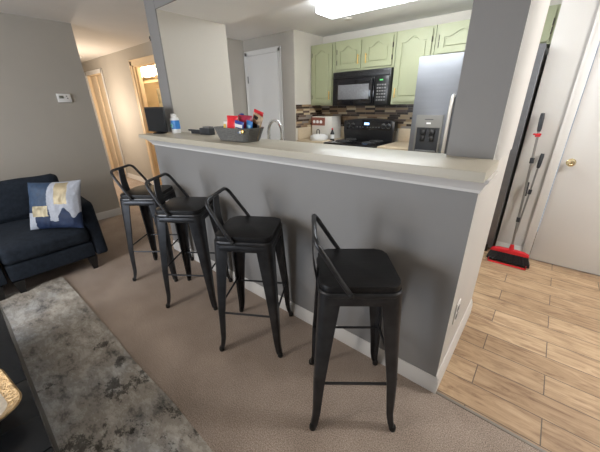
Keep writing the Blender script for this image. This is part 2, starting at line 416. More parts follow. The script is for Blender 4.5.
# baseboards: simple profile swept along a straight run
def baseboard(name, p, q, h=.105, t=.013, side=1):
    p = Vector((*p, 0)); q = Vector((*q, 0)); d = (q-p).normalized(); nrm = Vector((-d.y, d.x, 0))*side
    prof = [(0, 0), (t, 0), (t, h*.62), (t*.75, h*.72), (t*.75, h*.82), (t*.35, h*.93), (t*.3, h), (0, h)]
    bm = bmesh.new(); A = [bm.verts.new(p+nrm*u+Vector((0, 0, v))) for u, v in prof]; C = [bm.verts.new(q+nrm*u+Vector((0, 0, v))) for u, v in prof]
    n = len(prof)
    for i in range(n): bm.faces.new((A[i], A[(i+1) % n], C[(i+1) % n], C[i]))
    bm.faces.new(A); bm.faces.new(C[::-1])
    g = G(); g.merge(bm); return struct(g, name, 'trim')
baseboard('baseboard_half', (-3.02, YW), (XE+.0162, YW), side=-1)
baseboard('baseboard_half_end', (XE, YW-.0122), (XE, 2.20), h=.13, t=.017, side=-1)
baseboard('baseboard_left', (-4.76, -3.48), (-4.76, 1.43), side=-1)
baseboard('baseboard_hall', (-7.36, HY), (-6.02, HY), side=-1)
baseboard('baseboard_entry', (-.19, 3.49), (.040, 3.49), side=-1, h=.12)
baseboard('baseboard_entry', (1.115, 3.49), (2.5, 3.49), side=-1, h=.12)

# ledge and crown under it
g = G(); g.prism([(x, y) for x, y in [(-3.06, 1.235), (-.153, 1.235), (-.153, 1.548), (-.375, 1.548), (-.375, 1.60), (-2.923, 1.60), (-2.923, 1.548), (-3.06, 1.548)]], 1.222, 1.262, bev=.004)
lg = struct(g, 'trim_2', 'ledge')
def crown():
    # profile (out, z) from the wall; runs along front and wraps both ends
    prof = [(0, 1.155), (.010, 1.155), (.013, 1.168), (.022, 1.176), (.034, 1.196), (.052, 1.208), (.056, 1.222), (0, 1.222)]
    path = [((-3.02, 1.54), (-1, 0)), ((-3.02, YW), (-1, -1)), ((XE, YW), (1, -1)), ((XE, 1.38), (1, 0))]
    path = [((-3.02, 1.54), (-1, 0)), ((-3.02, YW), (-1, -1)), ((XE, YW), (.6, -1)), ((XE, 1.50), (.6, 0))]
    bm = bmesh.new(); R = []
    for (x, y), (dx, dy) in path: R.append([bm.verts.new((x+dx*u, y+dy*u, z)) for u, z in prof])
    n = len(prof)
    for A, C in zip(R, R[1:]):
        for i in range(n): bm.faces.new((A[i], A[(i+1) % n], C[(i+1) % n], C[i]))
    bm.faces.new(R[0]); bm.faces.new(R[-1][::-1])
    g = G(); g.merge(bm); return struct(g, 'trim_3', 'trim')
crown()

# doors and casings (flat casing with a raised outer band)
def casing(name, x0, x1, ztop, y, w=.065, t=.02, m='trim', left=True, right=True):
    g = G()
    for a, b in (((x0-w), x0), (x1, x1+w)):
        if (a < x0 and not left) or (a >= x1 and not right): continue
        g.box(a, b, y-t*.7, y, 0, ztop+w, bev=.003)
        o = a if a < x0 else b-.018
        g.box(o, o+.018, y-t, y, 0, ztop+w, bev=.003)
    g.box(x0-w, x1+w, y-t*.7, y, ztop, ztop+w, bev=.003); g.box(x0-w, x1+w, y-t, y, ztop+w-.018, ztop+w, bev=.003)
    return struct(g, name, m)
casing('trim_4', .108, 1.05, 2.13, 3.49, w=.066, t=.024)
d = B('door_1', 'door', .114, 1.044, 3.492, 3.53, .012, 2.125, bev=.002)
kn = G(); kn.lathe([(0, 0), (.034, 0), (.034, .005), (.018, .009), (.012, .014), (.012, .030), (.022, .036), (.029, .046), (.030, .055), (.024, .064), (.012, .067), (.008, .064), (0, .064)], mtx=FY(.183, 3.492, .995))
kn.done('door_handle', 'brass', d)
g = G()
for z in (.25, 1.05, 1.85): g.box(1.036, 1.052, 3.483, 3.494, z, z+.09, bev=.002)
g.done('hinge', 'brass', d)
casing('trim_5', -4.02, -3.345, 2.215, 3.53, w=.065)
d = B('door_2', 'door', -4.015, -3.35, 3.51, 3.529, .012, 2.21, bev=.002)
g = G(); g.box(-4.022, -4.004, 3.498, 3.512, 1.83, 1.93, bev=.002); g.done('hinge', 'steel2', d)
g = G(); g.box(-4.022, -4.004, 3.498, 3.512, .25, .35, bev=.002); g.done('hinge', 'steel2', d)
# hall doorway to a bedroom with a folded door, warm light tinted into its colour, bathroom doorway
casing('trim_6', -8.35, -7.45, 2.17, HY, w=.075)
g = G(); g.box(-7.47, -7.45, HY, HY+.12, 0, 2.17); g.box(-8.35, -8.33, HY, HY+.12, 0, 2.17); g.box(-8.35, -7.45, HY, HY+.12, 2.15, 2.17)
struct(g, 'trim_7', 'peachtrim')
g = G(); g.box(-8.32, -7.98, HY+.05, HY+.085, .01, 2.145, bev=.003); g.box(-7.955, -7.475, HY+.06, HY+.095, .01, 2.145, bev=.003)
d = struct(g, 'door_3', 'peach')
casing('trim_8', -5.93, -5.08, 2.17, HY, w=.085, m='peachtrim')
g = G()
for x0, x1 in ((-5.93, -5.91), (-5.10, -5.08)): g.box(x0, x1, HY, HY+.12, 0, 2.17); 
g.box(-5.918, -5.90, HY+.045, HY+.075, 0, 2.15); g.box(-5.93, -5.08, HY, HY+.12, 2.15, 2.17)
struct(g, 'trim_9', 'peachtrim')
# bathroom shell
g = G(); g.box(-8.3, -4.3, 3.90, 4.0, 0, CE); g.box(-4.35, -4.22, HY+.12, 3.9, 0, CE); g.box(-8.4, -8.3, HY+.12, 4.0, 0, CE)
struct(g, 'wall_bath', 'bathwall')

# ------------------------------------------------------------------ bar stools
def make_stool(label):
    r = thing('bar_stool', label, 'bar stool', group='black metal bar stools')
    RH = .805
    # seat board
    g = G(); g.prism(rrect(-.165, .165, -.165, .165, .05, 7), .778, RH, bev=.006); g.done('seat', 'seatwood', r)
    # pressed steel rim with a rolled lip
    g = G()
    prof = [(.150, .776), (.168, .776), (.172, .770), (.172, .758), (.168, .752), (.170, .742), (.171, .722), (.168, .715), (.160, .715)]
    bm = bmesh.new(); R = []
    for h, z in prof: R.append([bm.verts.new((x, y, z)) for x, y in rrect(-h, h, -h, h, .05*h/.17, 6)])
    n = len(R[0])
    for A, C in zip(R, R[1:]):
        for i in range(n): bm.faces.new((A[i], A[(i+1) % n], C[(i+1) % n], C[i]))
    bm.faces.new(R[0]); g.merge(bm); g.done('seat_frame', 'gunmetal', r)
    # four folded steel legs
    for sx, sy in ((-1, -1), (1, -1), (-1, 1), (1, 1)):
        g = G(); bm = bmesh.new(); R = []
        #      z, outer half, fold width, corner radius
        st = [(.765, .168, .088, .034), (.70, .171, .084, .032), (.60, .175, .074, .028), (.45, .182, .061, .024), (.30, .190, .050, .020), (.18, .192, .041, .016), (.10, .193, .035, .014), (.05, .198, .031, .014), (.022, .204, .029, .015)]
        for z, o, w, cr in st:
            i = .0035+.002
            pl = [(o-w, o), (o-cr, o)] + [(o-cr+cr*math.sin(t), o-cr+cr*math.cos(t)) for t in (.4, .79, 1.18)] + [(o, o-cr), (o, o-w), (o-i-.004, o-w), (o-i, o-cr-.002)] + [(o-cr-.002+(cr-i)*math.cos(t)*.8, o-cr-.002+(cr-i)*math.sin(t)*.8) for t in (.79,)] + [(o-cr-.002, o-i), (o-w, o-i-.004)]
            R.append([bm.verts.new((sx*x, sy*y, z)) for x, y in pl])
        n = len(R[0])
        for A, C in zip(R, R[1:]):
            for k in range(n): bm.faces.new((A[k], A[(k+1) % n], C[(k+1) % n], C[k]))
        bm.faces.new(R[0]); bm.faces.new(R[-1]); g.merge(bm)
        lg = g.done('leg', 'gunmetal', r, smooth=50)
        f = G(); f.lathe([(0, 0), (.014, 0), (.016, .004), (.016, .022), (.013, .030), (0, .030)], c=(sx*.194, sy*.194, 0), n=16); f.done('rubber_foot', 'rubber', lg)
    # foot rails, one on each side
    for a, b in (((-.182, -.180), (.182, -.180)), ((-.182, .180), (.182, .180)), ((-.180, -.182), (-.180, .182)), ((.180, -.182), (.180, .182))):
        z = .295 if a[1] == b[1] else .325
        g = G(); g.tube([(*a, z), (*b, z)], .0065, 10); g.done('foot_rail', 'gunmetal', r)
    # low back: bent tube hoop and a centre plate
    hp = fillet([(-.045, -.176, .775), (-.085, -.174, .835), (-.186, -.152, .998), (-.186, .152, .998), (-.085, .174, .835), (-.045, .176, .775)], .05, 7)
    g = G(); g.tube(hp, .0105, 12); h = g.done('backrest', 'gunmetal', r)
    for s in (-1, 1):
        g = G(); g.lathe([(0, 0), (.011, 0), (.011, .006), (.006, .009), (0, .009)], n=10, mtx=Matrix.Translation((-.045, s*.184, .778)) @ Matrix.Rotation(-s*PI/2, 4, 'X')); g.done('bolt', 'rubber', h)
    g = G(); n = 6; P = []
    bm = bmesh.new(); F = []; K = []
    for i in range(n+1):
        t = i/n; z = .745+t*(.994-.745); x = -.172-.014*t-.010*math.sin(t*PI); w = .046-.010*t
        F.append([bm.verts.new((x, y, z)) for y in (-w, 0, w)]); K.append([bm.verts.new((x-.004, y, z)) for y in (-w, 0, w)])
    for i in range(n):
        for k in range(2):
            bm.faces.new((F[i][k], F[i][k+1], F[i+1][k+1], F[i+1][k])); bm.faces.new((K[i][k], K[i+1][k], K[i+1][k+1], K[i][k+1]))
        bm.faces.new((F[i][0], F[i+1][0], K[i+1][0], K[i][0])); bm.faces.new((F[i][2], K[i][2], K[i+1][2], F[i+1][2]))
    bm.faces.new(F[0]+K[0][::-1]); bm.faces.new(F[n]+K[n][::-1]); g.merge(bm); g.done('back_plate', 'gunmetal', r)
    return r
def copy_tree(o, parent=None):
    c = o.copy(); COL.objects.link(c)
    if parent: c.parent = parent
    for ch in list(o.children): copy_tree(ch, c)
    return c
labels = ['black metal bar stool nearest the right end of the half wall, seat seen from above',
          'black metal bar stool third from the sofa, beside the nearest stool',
          'black metal bar stool second from the sofa, backrest crossing the stool behind',
          'black metal bar stool closest to the sofa, its seat reflecting warm hall light']
st0 = make_stool(labels[0])
for k, (x, y, a) in enumerate([(-.544, 1.032, 38.5), (-1.285, 1.046, 31.5), (-2.014, 1.044, 35), (-2.648, 1.042, 37.5)]):
    o = st0 if k == 0 else copy_tree(st0)
    o.location = (x, y, 0); o.rotation_euler = (0, 0, math.radians(a)); o.scale = (1.02, 1.02, 1.022); o['label'] = labels[k]

# ------------------------------------------------------------------ sofa
SX0, SX1, SY0, SY1 = -4.28, -3.22, -1.50, .76
sofa = thing('sofa', 'dark navy fabric sofa with track arms and tapered black legs against grey wall', 'sofa', (-3.75, -.37, 0))
def soft(x0, x1, y0, y1, z0, z1, bev, amp=.008, seed=0, mtx=None, bulge=0.0, n=10):
    """rounded cushion: subdivided box pushed to a superellipsoid-like rounded box"""
    bm = bmesh.new(); cx, cy, cz = (x0+x1)/2, (y0+y1)/2, (z0+z1)/2; hx, hy, hz = (x1-x0)/2, (y1-y0)/2, (z1-z0)/2
    bmesh.ops.create_cube(bm, size=2); bmesh.ops.subdivide_edges(bm, edges=bm.edges[:], cuts=n, use_grid_fill=True)
    for v in bm.verts:
        p = Vector((v.co.x*hx, v.co.y*hy, v.co.z*hz)); q = Vector((max(-hx+bev, min(hx-bev, p.x)), max(-hy+bev, min(hy-bev, p.y)), max(-hz+bev, min(hz-bev, p.z))))
        d = p-q
        if d.length > 1e-6: p = q+d.normalized()*min(bev, d.length if d.length < bev else bev)
        u = 1-(v.co.x**2); w = 1-(v.co.y**2); h = 1-(v.co.z**2)
        if bulge: p.z += bulge*u*w*v.co.z; p.x += bulge*.6*h*w*v.co.x; p.y += bulge*.3*h*u*v.co.y
        nz = noise.noise(Vector((p.x*5+seed, p.y*5, p.z*5)))*amp
        v.co = Vector((cx, cy, cz))+p+d.normalized()*nz if d.length > 1e-6 else Vector((cx, cy, cz))+p
    g = G(); g.merge(bm, mtx); return g
g = soft(SX0, SX1+.005, .012, .655, .135, .295, .025, .003); g.done('seat_base', 'sofa', sofa, smooth=60)
g = soft(SX0, SX1+.005, -.64, .000, .135, .295, .025, .003, 2); g.done('seat_base', 'sofa', sofa, smooth=60)
g = soft(SX0, SX1+.005, -1.39, -.65, .135, .295, .025, .003, 2); g.done('seat_base', 'sofa', sofa, smooth=60)
# arms: slightly lower toward the front
def arm(y0, y1):
    pr = [(SX0, .135), (SX1+.01, .135), (SX1-.06, .63), (SX1-.10, .66), (SX1-.45, .675), (SX0, .70)]
    bm = bmesh.new(); A = [bm.verts.new((x, y0, z)) for x, z in pr]; C = [bm.verts.new((x, y1, z)) for x, z in pr]; n = len(pr)
    for i in range(n): bm.faces.new((A[i], A[(i+1) % n], C[(i+1) % n], C[i]))
    bm.faces.new(A[::-1]); bm.faces.new(C); bmesh.ops.recalc_face_normals(bm, faces=bm.faces)
    bmesh.ops.bevel(bm, geom=bm.edges[:], offset=.028, segments=4, profile=.5, affect='EDGES')
    g = G(); g.merge(bm); return g
arm(.655, .762).done('arm', 'sofa', sofa, smooth=50); arm(-1.50, -1.39).done('arm', 'sofa', sofa, smooth=50)
g = soft(SX0-.02, SX0+.14, -1.39, .655, .135, .72, .04, .004); g.done('back_frame', 'sofa', sofa, smooth=60)
for y0, y1, s in ((.010, .650, 1), (-.67, .000, 5), (-1.385, -.68, 9)):
    soft(SX0+.18, SX1+.012, y0, y1, .29, .445, .045, .010, s, bulge=.018, n=14).done('seat_cushion', 'sofa', sofa, smooth=60)
for y0, y1, s in ((-.02, .700, 3), (-.70, -.03, 7), (-1.385, -.71, 8)):
    mt = Matrix.Translation((-4.05, 0, .45)) @ Matrix.Rotation(math.radians(-9), 4, 'Y') @ Matrix.Translation((4.05, 0, -.45))
    g = soft(-4.14, -3.96, y0, y1, .44, .83, .06, .012, s, bulge=.02, n=14)
    for v in g.bm.verts:
        k = max(0, (v.co.z-.62)/.2)*max(0, abs((v.co.y-(y0+y1)/2)/((y1-y0)/2)))**6; v.co.z += .03*k
    bmesh.ops.transform(g.bm, matrix=mt, verts=g.bm.verts)
    g.done('back_cushion', 'sofa', sofa, smooth=60)
for x, y in ((-3.25, .615), (-3.25, .06), (-3.25, -.08), (-4.2, .62), (-3.25, -1.42), (-4.2, -1.42), (-4.2, .0)):
    g = G(); bm = bmesh.new(); R = []
    zb = .016 if x > -3.3 and y < .3 else 0
    for z, h in ((.14, .038), (zb, .020)): R.append([bm.verts.new((x+(-.006 if z == zb else 0)+a*h, y+b*h, z)) for a, b in ((-1, -1), (1, -1), (1, 1), (-1, 1))])
    for i in range(4): bm.faces.new((R[0][i], R[0][(i+1) % 4], R[1][(i+1) % 4], R[1][i]))
    bm.faces.new(R[0]); bm.faces.new(R[1]); g.merge(bm); g.done('leg', 'black', sofa)

# pillow leaning in the sofa corner: steel blue, navy, pale blue and gold patches
def make_pillow():
    BL, BR, TR, TL = [Vector(v) for v in ((-3.485, .277, .470), (-3.145, .605, .470), (-3.222, .712, .897), (-3.540, .385, .888))]
    nrm = (BR-BL).cross(TL-BL).normalized()
    if nrm.x < 0: nrm = -nrm
    nn = 110
    def P(side):
        def f(u, v):
            # concave edges of a stuffed pillow, pointed corners
            a, b = 2*u-1, 2*v-1
            uu = .5+.5*a*(1-.05*(1-b*b)); vv = .5+.5*b*(1-.05*(1-a*a))
            p = (BL*(1-uu)+BR*uu)*(1-vv)+(TL*(1-uu)+TR*uu)*vv
            t = (max(0, 1-a**4)*max(0, 1-b**4))**.6*.062
            w = noise.noise(Vector((u*5, v*5, side*3)))*.010*min(1, t*30)+noise.noise(Vector((u*13, v*7, side*3)))*.005*min(1, t*30)
            return p+nrm*(side*t+w)
        return f
    def patch(i, j):
        u, v = (i+.5)/nn, (j+.5)/nn
        jg = .015*noise.noise(Vector((u*14, v*3, 1)))+.006*noise.noise(Vector((u*50, v*50, 1)))
        jv = .018*noise.noise(Vector((u*16, 2, v*3)))
        if .56+jg < u < .80+jg and .52+jv*.6 < v < .97: return 3
        if .13+jg*.6 < u < .44+jg*.6 and .27+jv*.3 < v < .50+jv*.3: return 3
        if u < .19+jg and v < .36+jg: return 2
        if .45+.03*math.sin(v*7)+jg < u < .62+jg and v > .16+jv: return 2
        if u >= .56+jg and v > .34+.10*math.sin(u*19)+jv*1.6: return 2
        if .52+jg < u < .60 and v > .9: return 2
        if v < .42+jv*.5: return 1
        return 0
    g = G()
    for m_ in ('p_steelblue', 'p_navy', 'p_pale', 'p_gold'): g.use(m_)
    g.grid(P(1), nn, nn, patch)
    bk = P(-1); g.grid(lambda u, v: bk(1-u, v), 40, 40, lambda i, j: 1)
    o = g.done('throw_pillow', None, smooth=80, origin=(-3.37, .48, .47))
    tag(o, 'square throw pillow in navy, pale blue and gold patches leaning on sofa arm', 'pillow')
make_pillow()

# ------------------------------------------------------------------ rug, coffee table, bowl
def make_rug():
    g = G(); x0, x1, y0, y1 = -3.31, .10, -1.50, .352
    def f(u, v):
        x = x0+(x1-x0)*u; y = y0+(y1-y0)*v
        y += .030*u*v+ (.012*noise.noise(Vector((x*2, 0, 5))) if v == 1 else 0)
        x += .03*(1-u)*(math.sin(y*3)*.6)
        z = .011
        z += .016*math.exp(-((u-.045)/.012)**2)*max(0, v-.55)*2.0*(.6+.4*math.sin(y*9))   # buckled end by the sofa
        z += .004*max(0, noise.noise(Vector((x*3, y*3, 0))))
        return (x, y, max(z, .006))
    g.grid(f, 140, 60)
    bm = g.bm; be = [e for e in bm.edges if len(e.link_faces) == 1]
    ex = bmesh.ops.extrude_edge_only(bm, edges=be)
    for v in ex['geom']:
        if isinstance(v, bmesh.types.BMVert): v.co.z = .001
    bmesh.ops.recalc_face_normals(bm, faces=bm.faces)
    o = g.done('area_rug', 'rug', smooth=50, origin=(-1.6, -.5, 0)); tag(o, 'distressed grey area rug with charcoal blotches under the black coffee table', 'rug')
make_rug()
ct = thing('coffee_table', 'glossy black low coffee table on the distressed rug', 'coffee table', (-1.6, -.45, .017))
g = G()
for x0, x1 in ((-2.55, -1.478), (-1.474, -1.06), (-1.056, -.60)): g.box(x0, x1, -.80, -.076, .415, .440, bev=.003)
g.done('tabletop', 'blackpanel', ct)
g = G(); g.box(-2.54, -.61, -.79, -.079, .16, .415, bev=.004); g.done('apron', 'black', ct)
for x in (-2.48, -.67):
    for y in (-.74, -.15):
        g = G(); g.box(x-.03, x+.03, y-.03, y+.03, .017, .16, bev=.004); g.done('leg', 'blackgloss', ct)
def make_bowl():
    c = (-1.345, -.268); r = thing('decorative_bowl', 'hammered gold square bowl with pearly inside on black coffee table', 'bowl', (*c, .4405))
    def ring(bm, h, z, rr): return [bm.verts.new((c[0]+x, c[1]+y, z)) for x, y in rrect(-h, h, -h, h, rr*h, 6)]
    def loft(prof, m, name):
        bm = bmesh.new(); R = [ring(bm, h, z, .42) for h, z in prof]; n = len(R[0])
        for A, C in zip(R, R[1:]):
            for i in range(n): bm.faces.new((A[i], A[(i+1) % n], C[(i+1) % n], C[i]))
        bm.faces.new(R[0]); bm.faces.new(R[-1]); g = G(); g.merge(bm, RZ((*c, 0), math.radians(8))); return g.done(name, m, r, smooth=50)
    loft([(.070, .441), (.074, .450), (.055, .462), (.095, .480), (.140, .515), (.160, .535), (.163, .541), (.158, .544), (.128, .524), (.122, .520)], 'goldleaf', 'bowl')
    loft([(.1225, .5205), (.100, .505), (.060, .498), (.03, .497)], 'pearl', 'inlay')
    g = G(); g.lathe([(0, .497), (.030, .497), (.030, .515), (.026, .518), (0, .518)], c=(c[0]+.01, c[1]+.05, 0)); g.done('dark_center', 'black', r)
make_bowl()

# ------------------------------------------------------------------ kitchen
def arch(x0, x1, z0, z1, rise, n=14):
    """cathedral outline (local xy) with shoulders and a raised middle"""
    w = x1-x0; p = [(x0, z0), (x1, z0), (x1, z1-rise)]
    for i in range(n+1):
        t = i/n; u = 1-2*t
        if abs(u) > .72: h = 0
        else: h = .5+.5*math.cos(PI*u/.72)
        p.append((x0+w*(1-t)*1.0 if False else x1-w*t, z1-rise+rise*(h**.8)))
    p.append((x0, z1-rise)); q = []
    for a in p:
        if not q or (abs(a[0]-q[-1][0])+abs(a[1]-q[-1][1])) > 1e-5: q.append(a)
    return q
CY = 3.90
def cab_door(par, x0, x1, z0, z1, handle, hinge_side, arch_on=True, y=CY, hl=.115, hz=None):
    g = G(); s = .055; rise = min(.055, (x1-x0)*.14)
    inn = arch(x0+s, x1-s, z0+s, z1-s*.85, rise)
    out = [(x0, z0), (x1, z0), (x1, z1), (x0, z1)]
    F = FY(0, y, 0)
    g.holed(out, inn, .004, .021, F)
    g.prism(arch(x0+s-.006, x1-s+.006, z0+s-.006, z1-s*.85+.006, rise), .001, .007, F)
    g.prism(arch(x0+s+.012, x1-s-.012, z0+s+.012, z1-s*.85-.014, rise), .006, .019, F, bev=.006)
    g.box(x0, x1, y-.010, y-.002, z0, z1)
    d = g.done('door', 'green', par, smooth=0)
    hx = x1-.028 if handle == 'r' else x0+.028
    hz0 = hz if hz is not None else z0+.045
    h = G(); h.box(hx-.005, hx+.005, y-.052, y-.042, hz0, hz0+hl, bev=.002)
    for zz in (hz0+.018, hz0+hl-.018): h.tube([(hx, y-.020, zz), (hx, y-.046, zz)], .004, 8)
    h.done('handle', 'gold', d)
    hx = x1 if hinge_side == 'r' else x0
    for zz in (z0+.06, z1-.13):
        k = G(); k.box(hx-.004, hx+.004, y-.0225, y-.001, zz, zz+.05, bev=.002); k.tube([(hx, y-.023, zz-.004), (hx, y-.023, zz+.054)], .0035, 8)
        k.done('hinge', 'hinge', d)
def upper(label, x0, x1, z0, z1, doors, y=CY):
    c = thing('wall_cabinet', label, 'cabinet', ((x0+x1)/2, y, z0))
    g = G(); g.box(x0, x1, y, 4.197, z0, z1); g.done('body', 'green', c)
    for d in doors: cab_door(c, *d)
    return c
upper('narrow sage green wall cabinet at the far left, above the white carton', -3.025, -2.603, 1.485, 2.29, [(-2.985, -2.635, 1.515, 2.262, 'r', 'l')])
upper('short double-door sage green cabinet directly above the microwave', -2.597, -1.722, 1.915, 2.29, [(-2.555, -2.185, 1.940, 2.262, 'r', 'l'), (-2.125, -1.750, 1.940, 2.262, 'l', 'r')])
upper('tall sage green wall cabinet between microwave and refrigerator', -1.716, -1.262, 1.485, 2.29, [(-1.690, -1.292, 1.515, 2.262, 'l', 'r')])
upper('wide double-door sage green cabinet above the refrigerator', -1.256, -.200, 1.985, 2.29, [(-1.215, -.735, 2.005, 2.262, 'r', 'l'), (-.720, -.235, 2.005, 2.262, 'l', 'r')])

# microwave
mw = thing('microwave', 'black over-the-range microwave with green clock under green cabinets', 'microwave', (-2.15, 3.85, 1.47))
g = G(); g.box(-2.592, -1.727, 3.852, 4.195, 1.472, 1.908, bev=.006); g.done('housing', 'black', mw)
g = G(); g.box(-2.575, -1.93, 3.828, 3.852, 1.485, 1.82, bev=.006); dr = g.done('door', 'blackgloss', mw)
g = G(); g.box(-2.485, -2.005, 3.824, 3.829, 1.556, 1.742, bev=.001); g.done('glass', 'greyglass', dr)
g = G(); g.tube([(-1.955, 3.832, 1.80), (-1.955, 3.800, 1.785), (-1.955, 3.797, 1.67), (-1.955, 3.800, 1.53), (-1.955, 3.832, 1.515)], .011, 10); g.done('handle', 'black', dr)
g = G(); g.box(-2.575, -1.74, 3.838, 3.853, 1.83, 1.90, bev=.003)
for k in range(5): g.box(-2.55, -1.76, 3.834, 3.839, 1.842+k*.012, 1.846+k*.012)
g.done('vent_grille', 'black', mw)
g = G(); g.box(-1.918, -1.735, 3.83, 3.853, 1.485, 1.82, bev=.004); cp = g.done('control_panel', 'black', mw)
g = G(); g.box(-1.860, -1.815, 3.826, 3.831, 1.770, 1.784); g.done('clock_display', 'ledg', cp)
for r_ in range(6):
    for c_ in range(4):
        g = G(); g.box(-1.895+c_*.034, -1.872+c_*.034, 3.8265, 3.831, 1.532+r_*.036, 1.549+r_*.036, bev=.001); g.done('button', 'steel2' if (r_+c_) % 3 else 'midgrey', cp)

# refrigerator
FYF = 3.40
fr = thing('refrigerator', 'stainless steel side-by-side refrigerator with ice and water dispenser', 'refrigerator', (-.74, 3.75, 0))
g = G(); g.box(-1.232, -.215, 3.47, 4.18, .03, 1.925, bev=.004); g.done('body', 'midgrey', fr)
g = G(); g.box(-1.235, -.80, FYF, 3.465, .09, 1.935, bev=.010)
# cut look: recess frame is built as its own part on the door
fd = g.done('freezer_door', 'steel', fr)
g = G(); g.box(-.794, -.212, FYF, 3.465, .09, 1.935, bev=.010); rd = g.done('refrigerator_door', 'steel', fr)
def fhandle(x, par):
    pts = [(x, FYF, 1.56), (x, FYF-.04, 1.55), (x, FYF-.055, 1.45), (x, FYF-.06, 1.15), (x, FYF-.055, .80), (x, FYF-.04, .70), (x, FYF, .69)]
    g = G(); g.tube(fillet(pts, .05, 4), .017, 12); g.done('handle', 'handle_steel', par)
fhandle(-.843, fd); fhandle(-.752, rd)
ds = G(); ds.holed([(-1.178, .985), (-.905, .985), (-.905, 1.378), (-1.178, 1.378)], [(-1.160, 1.00), (-.923, 1.00), (-.923, 1.252), (-1.160, 1.252)], 0, .014, FY(0, FYF, 0)); dsp = ds.done('dispenser', 'greypanel', fd)
g = G(); g.box(-1.160, -.923, FYF-.003, FYF+.001, 1.00, 1.252); g.done('recess', 'darkgrey', dsp)
for x in (-1.09, -.995):
    g = G(); g.box(x-.028, x+.028, FYF-.022, FYF-.003, 1.175, 1.235, bev=.004); g.box(x-.024, x+.024, FYF-.014, FYF-.003, 1.11, 1.168, bev=.003); g.done('paddle', 'black', dsp)
g = G(); g.box(-1.15, -.935, FYF-.020, FYF-.003, 1.003, 1.016, bev=.002); g.done('drip_tray', 'midgrey', dsp)
g = G(); g.box(-1.065, -1.02, FYF-.0155, FYF-.0135, 1.288, 1.304); g.done('button', 'white', dsp)
g = G(); g.box(-1.085, -1.00, FYF-.0152, FYF-.0135, 1.330, 1.338); g.done('logo', 'darkgrey', dsp)
g = G(); g.box(-1.22, -.25, 3.43, 3.47, .0, .085); 
for k in range(4): g.box(-1.20, -.27, 3.424, 3.431, .015+k*.018, .022+k*.018)
g.done('toe_grille', 'black', fr)

# stove
sv = thing('stove', 'black electric stove with coil burners under the microwave', 'stove', (-2.06, 3.8, 0))
g = G(); g.box(-2.445, -1.664, 3.50, 4.15, .02, .975, bev=.004); g.done('body', 'black', sv)
g = G(); g.box(-2.466, -1.658, 3.49, 4.10, .976, 1.002, bev=.008); ctop = g.done('cooktop', 'blackgloss', sv)
for x, y, r_ in ((-2.27, 3.70, .10), (-1.86, 3.70, .085), (-2.27, 3.93, .085), (-1.86, 3.93, .10)):
    g = G(); g.lathe([(r_-.02, 1.003), (r_+.012, 1.003), (r_+.014, 1.007), (r_+.004, 1.009), (r_-.01, 1.004)], c=(x, y, 0)); bn = g.done('burner', 'whitecoil', sv)
    pts = [(x+(.02+(r_-.025)*t/60)*math.cos(t*.38), y+(.02+(r_-.025)*t/60)*math.sin(t*.38), 1.014) for t in range(61)]
    g = G(); g.tube(pts, .005, 6); g.done('coil', 'coil', bn)
# curved back guard
g = G(); top = [(-2.455+.80*t/12, 1.268+.034*math.sin(PI*t/12)) for t in range(13)]
g.prism([(-2.44, .975), (-1.672, .975), (-1.668, 1.13)]+[(-1.655, 1.14)]+top[::-1]+[(-2.462, 1.14), (-2.452, 1.13)], 0, .10, FY(0, 4.12, 0), bev=.006); bg = g.done('back_guard', 'black', sv)
g = G(); g.prism([(-2.40, 1.15), (-1.715, 1.15), (-1.72, 1.265), (-2.06, 1.285), (-2.395, 1.265)], .100, .106, FY(0, 4.12, 0)); g.done('control_panel', 'blackgloss', bg)
g = G(); g.box(-2.11, -2.035, 4.010, 4.015, 1.215, 1.245); g.done('clock_display', 'ledb', bg)
for x in (-2.375, -2.30, -1.815, -1.740):
    g = G(); g.lathe([(0, 0), (.030, 0), (.030, .006), (.022, .010), (.020, .026), (0, .028)], n=20, mtx=FY(x, 4.015, 1.205)); kn = g.done('knob', 'black', bg)
    g = G(); g.lathe([(.029, 0), (.033, 0), (.033, .003), (.029, .003)], n=20, mtx=FY(x, 4.0145, 1.205)); g.done('knob_ring', 'steel2', kn)
for k in range(8):
    x = -2.23+k*.045+(.03 if k > 2 else 0)
    g = G(); g.box(x, x+.016, 4.0105, 4.015, 1.178, 1.190, bev=.001); g.done('button', 'midgrey', bg)
g = G(); g.box(-2.44, -1.68, 3.465, 3.50, .30, .93, bev=.006); od = g.done('oven_door', 'blackgloss', sv)
g = G(); g.tube([(-2.40, 3.465, .88), (-2.40, 3.425, .88), (-1.72, 3.425, .88), (-1.72, 3.465, .88)], .011); g.done('handle', 'black', od)

sv.location.x -= .024
# counters and base cabinets
def base(label, x0, x1, y0, y1, front, ndoor):
    c = thing('base_cabinet', label, 'cabinet', ((x0+x1)/2, (y0+y1)/2, 0))
    g = G(); g.box(x0, x1, y0, y1, .10, .955 if front == 'near' else .835); g.box(x0+.02, x1-.02, y0+.05, y1-.05, 0, .10); g.done('body', 'green', c)
    w = (x1-x0)/ndoor
    for k in range(ndoor):
        a, b = x0+k*w+.02, x0+(k+1)*w-.02
        s = -1 if front == 'near' else 1
        g = G(); yy = y0 if s < 0 else y1
        g.box(a, b, min(yy, yy+s*.02), max(yy, yy+s*.02), .14, .76, bev=.003); d = g.done('door', 'green', c)
        h = G(); h.box(b-.035, b-.025, min(yy+s*.02, yy+s*.05), max(yy+s*.02, yy+s*.05), .60, .71, bev=.002); h.done('handle', 'gold', d)
        g = G(); g.box(a, b, min(yy, yy+s*.02), max(yy, yy+s*.02), .79, .93, bev=.003); d = g.done('drawer', 'green', c)
        h = G(); h.box((a+b)/2-.05, (a+b)/2+.05, min(yy+s*.02, yy+s*.05), max(yy+s*.02, yy+s*.05), .855, .865, bev=.002); h.done('handle', 'gold', d)
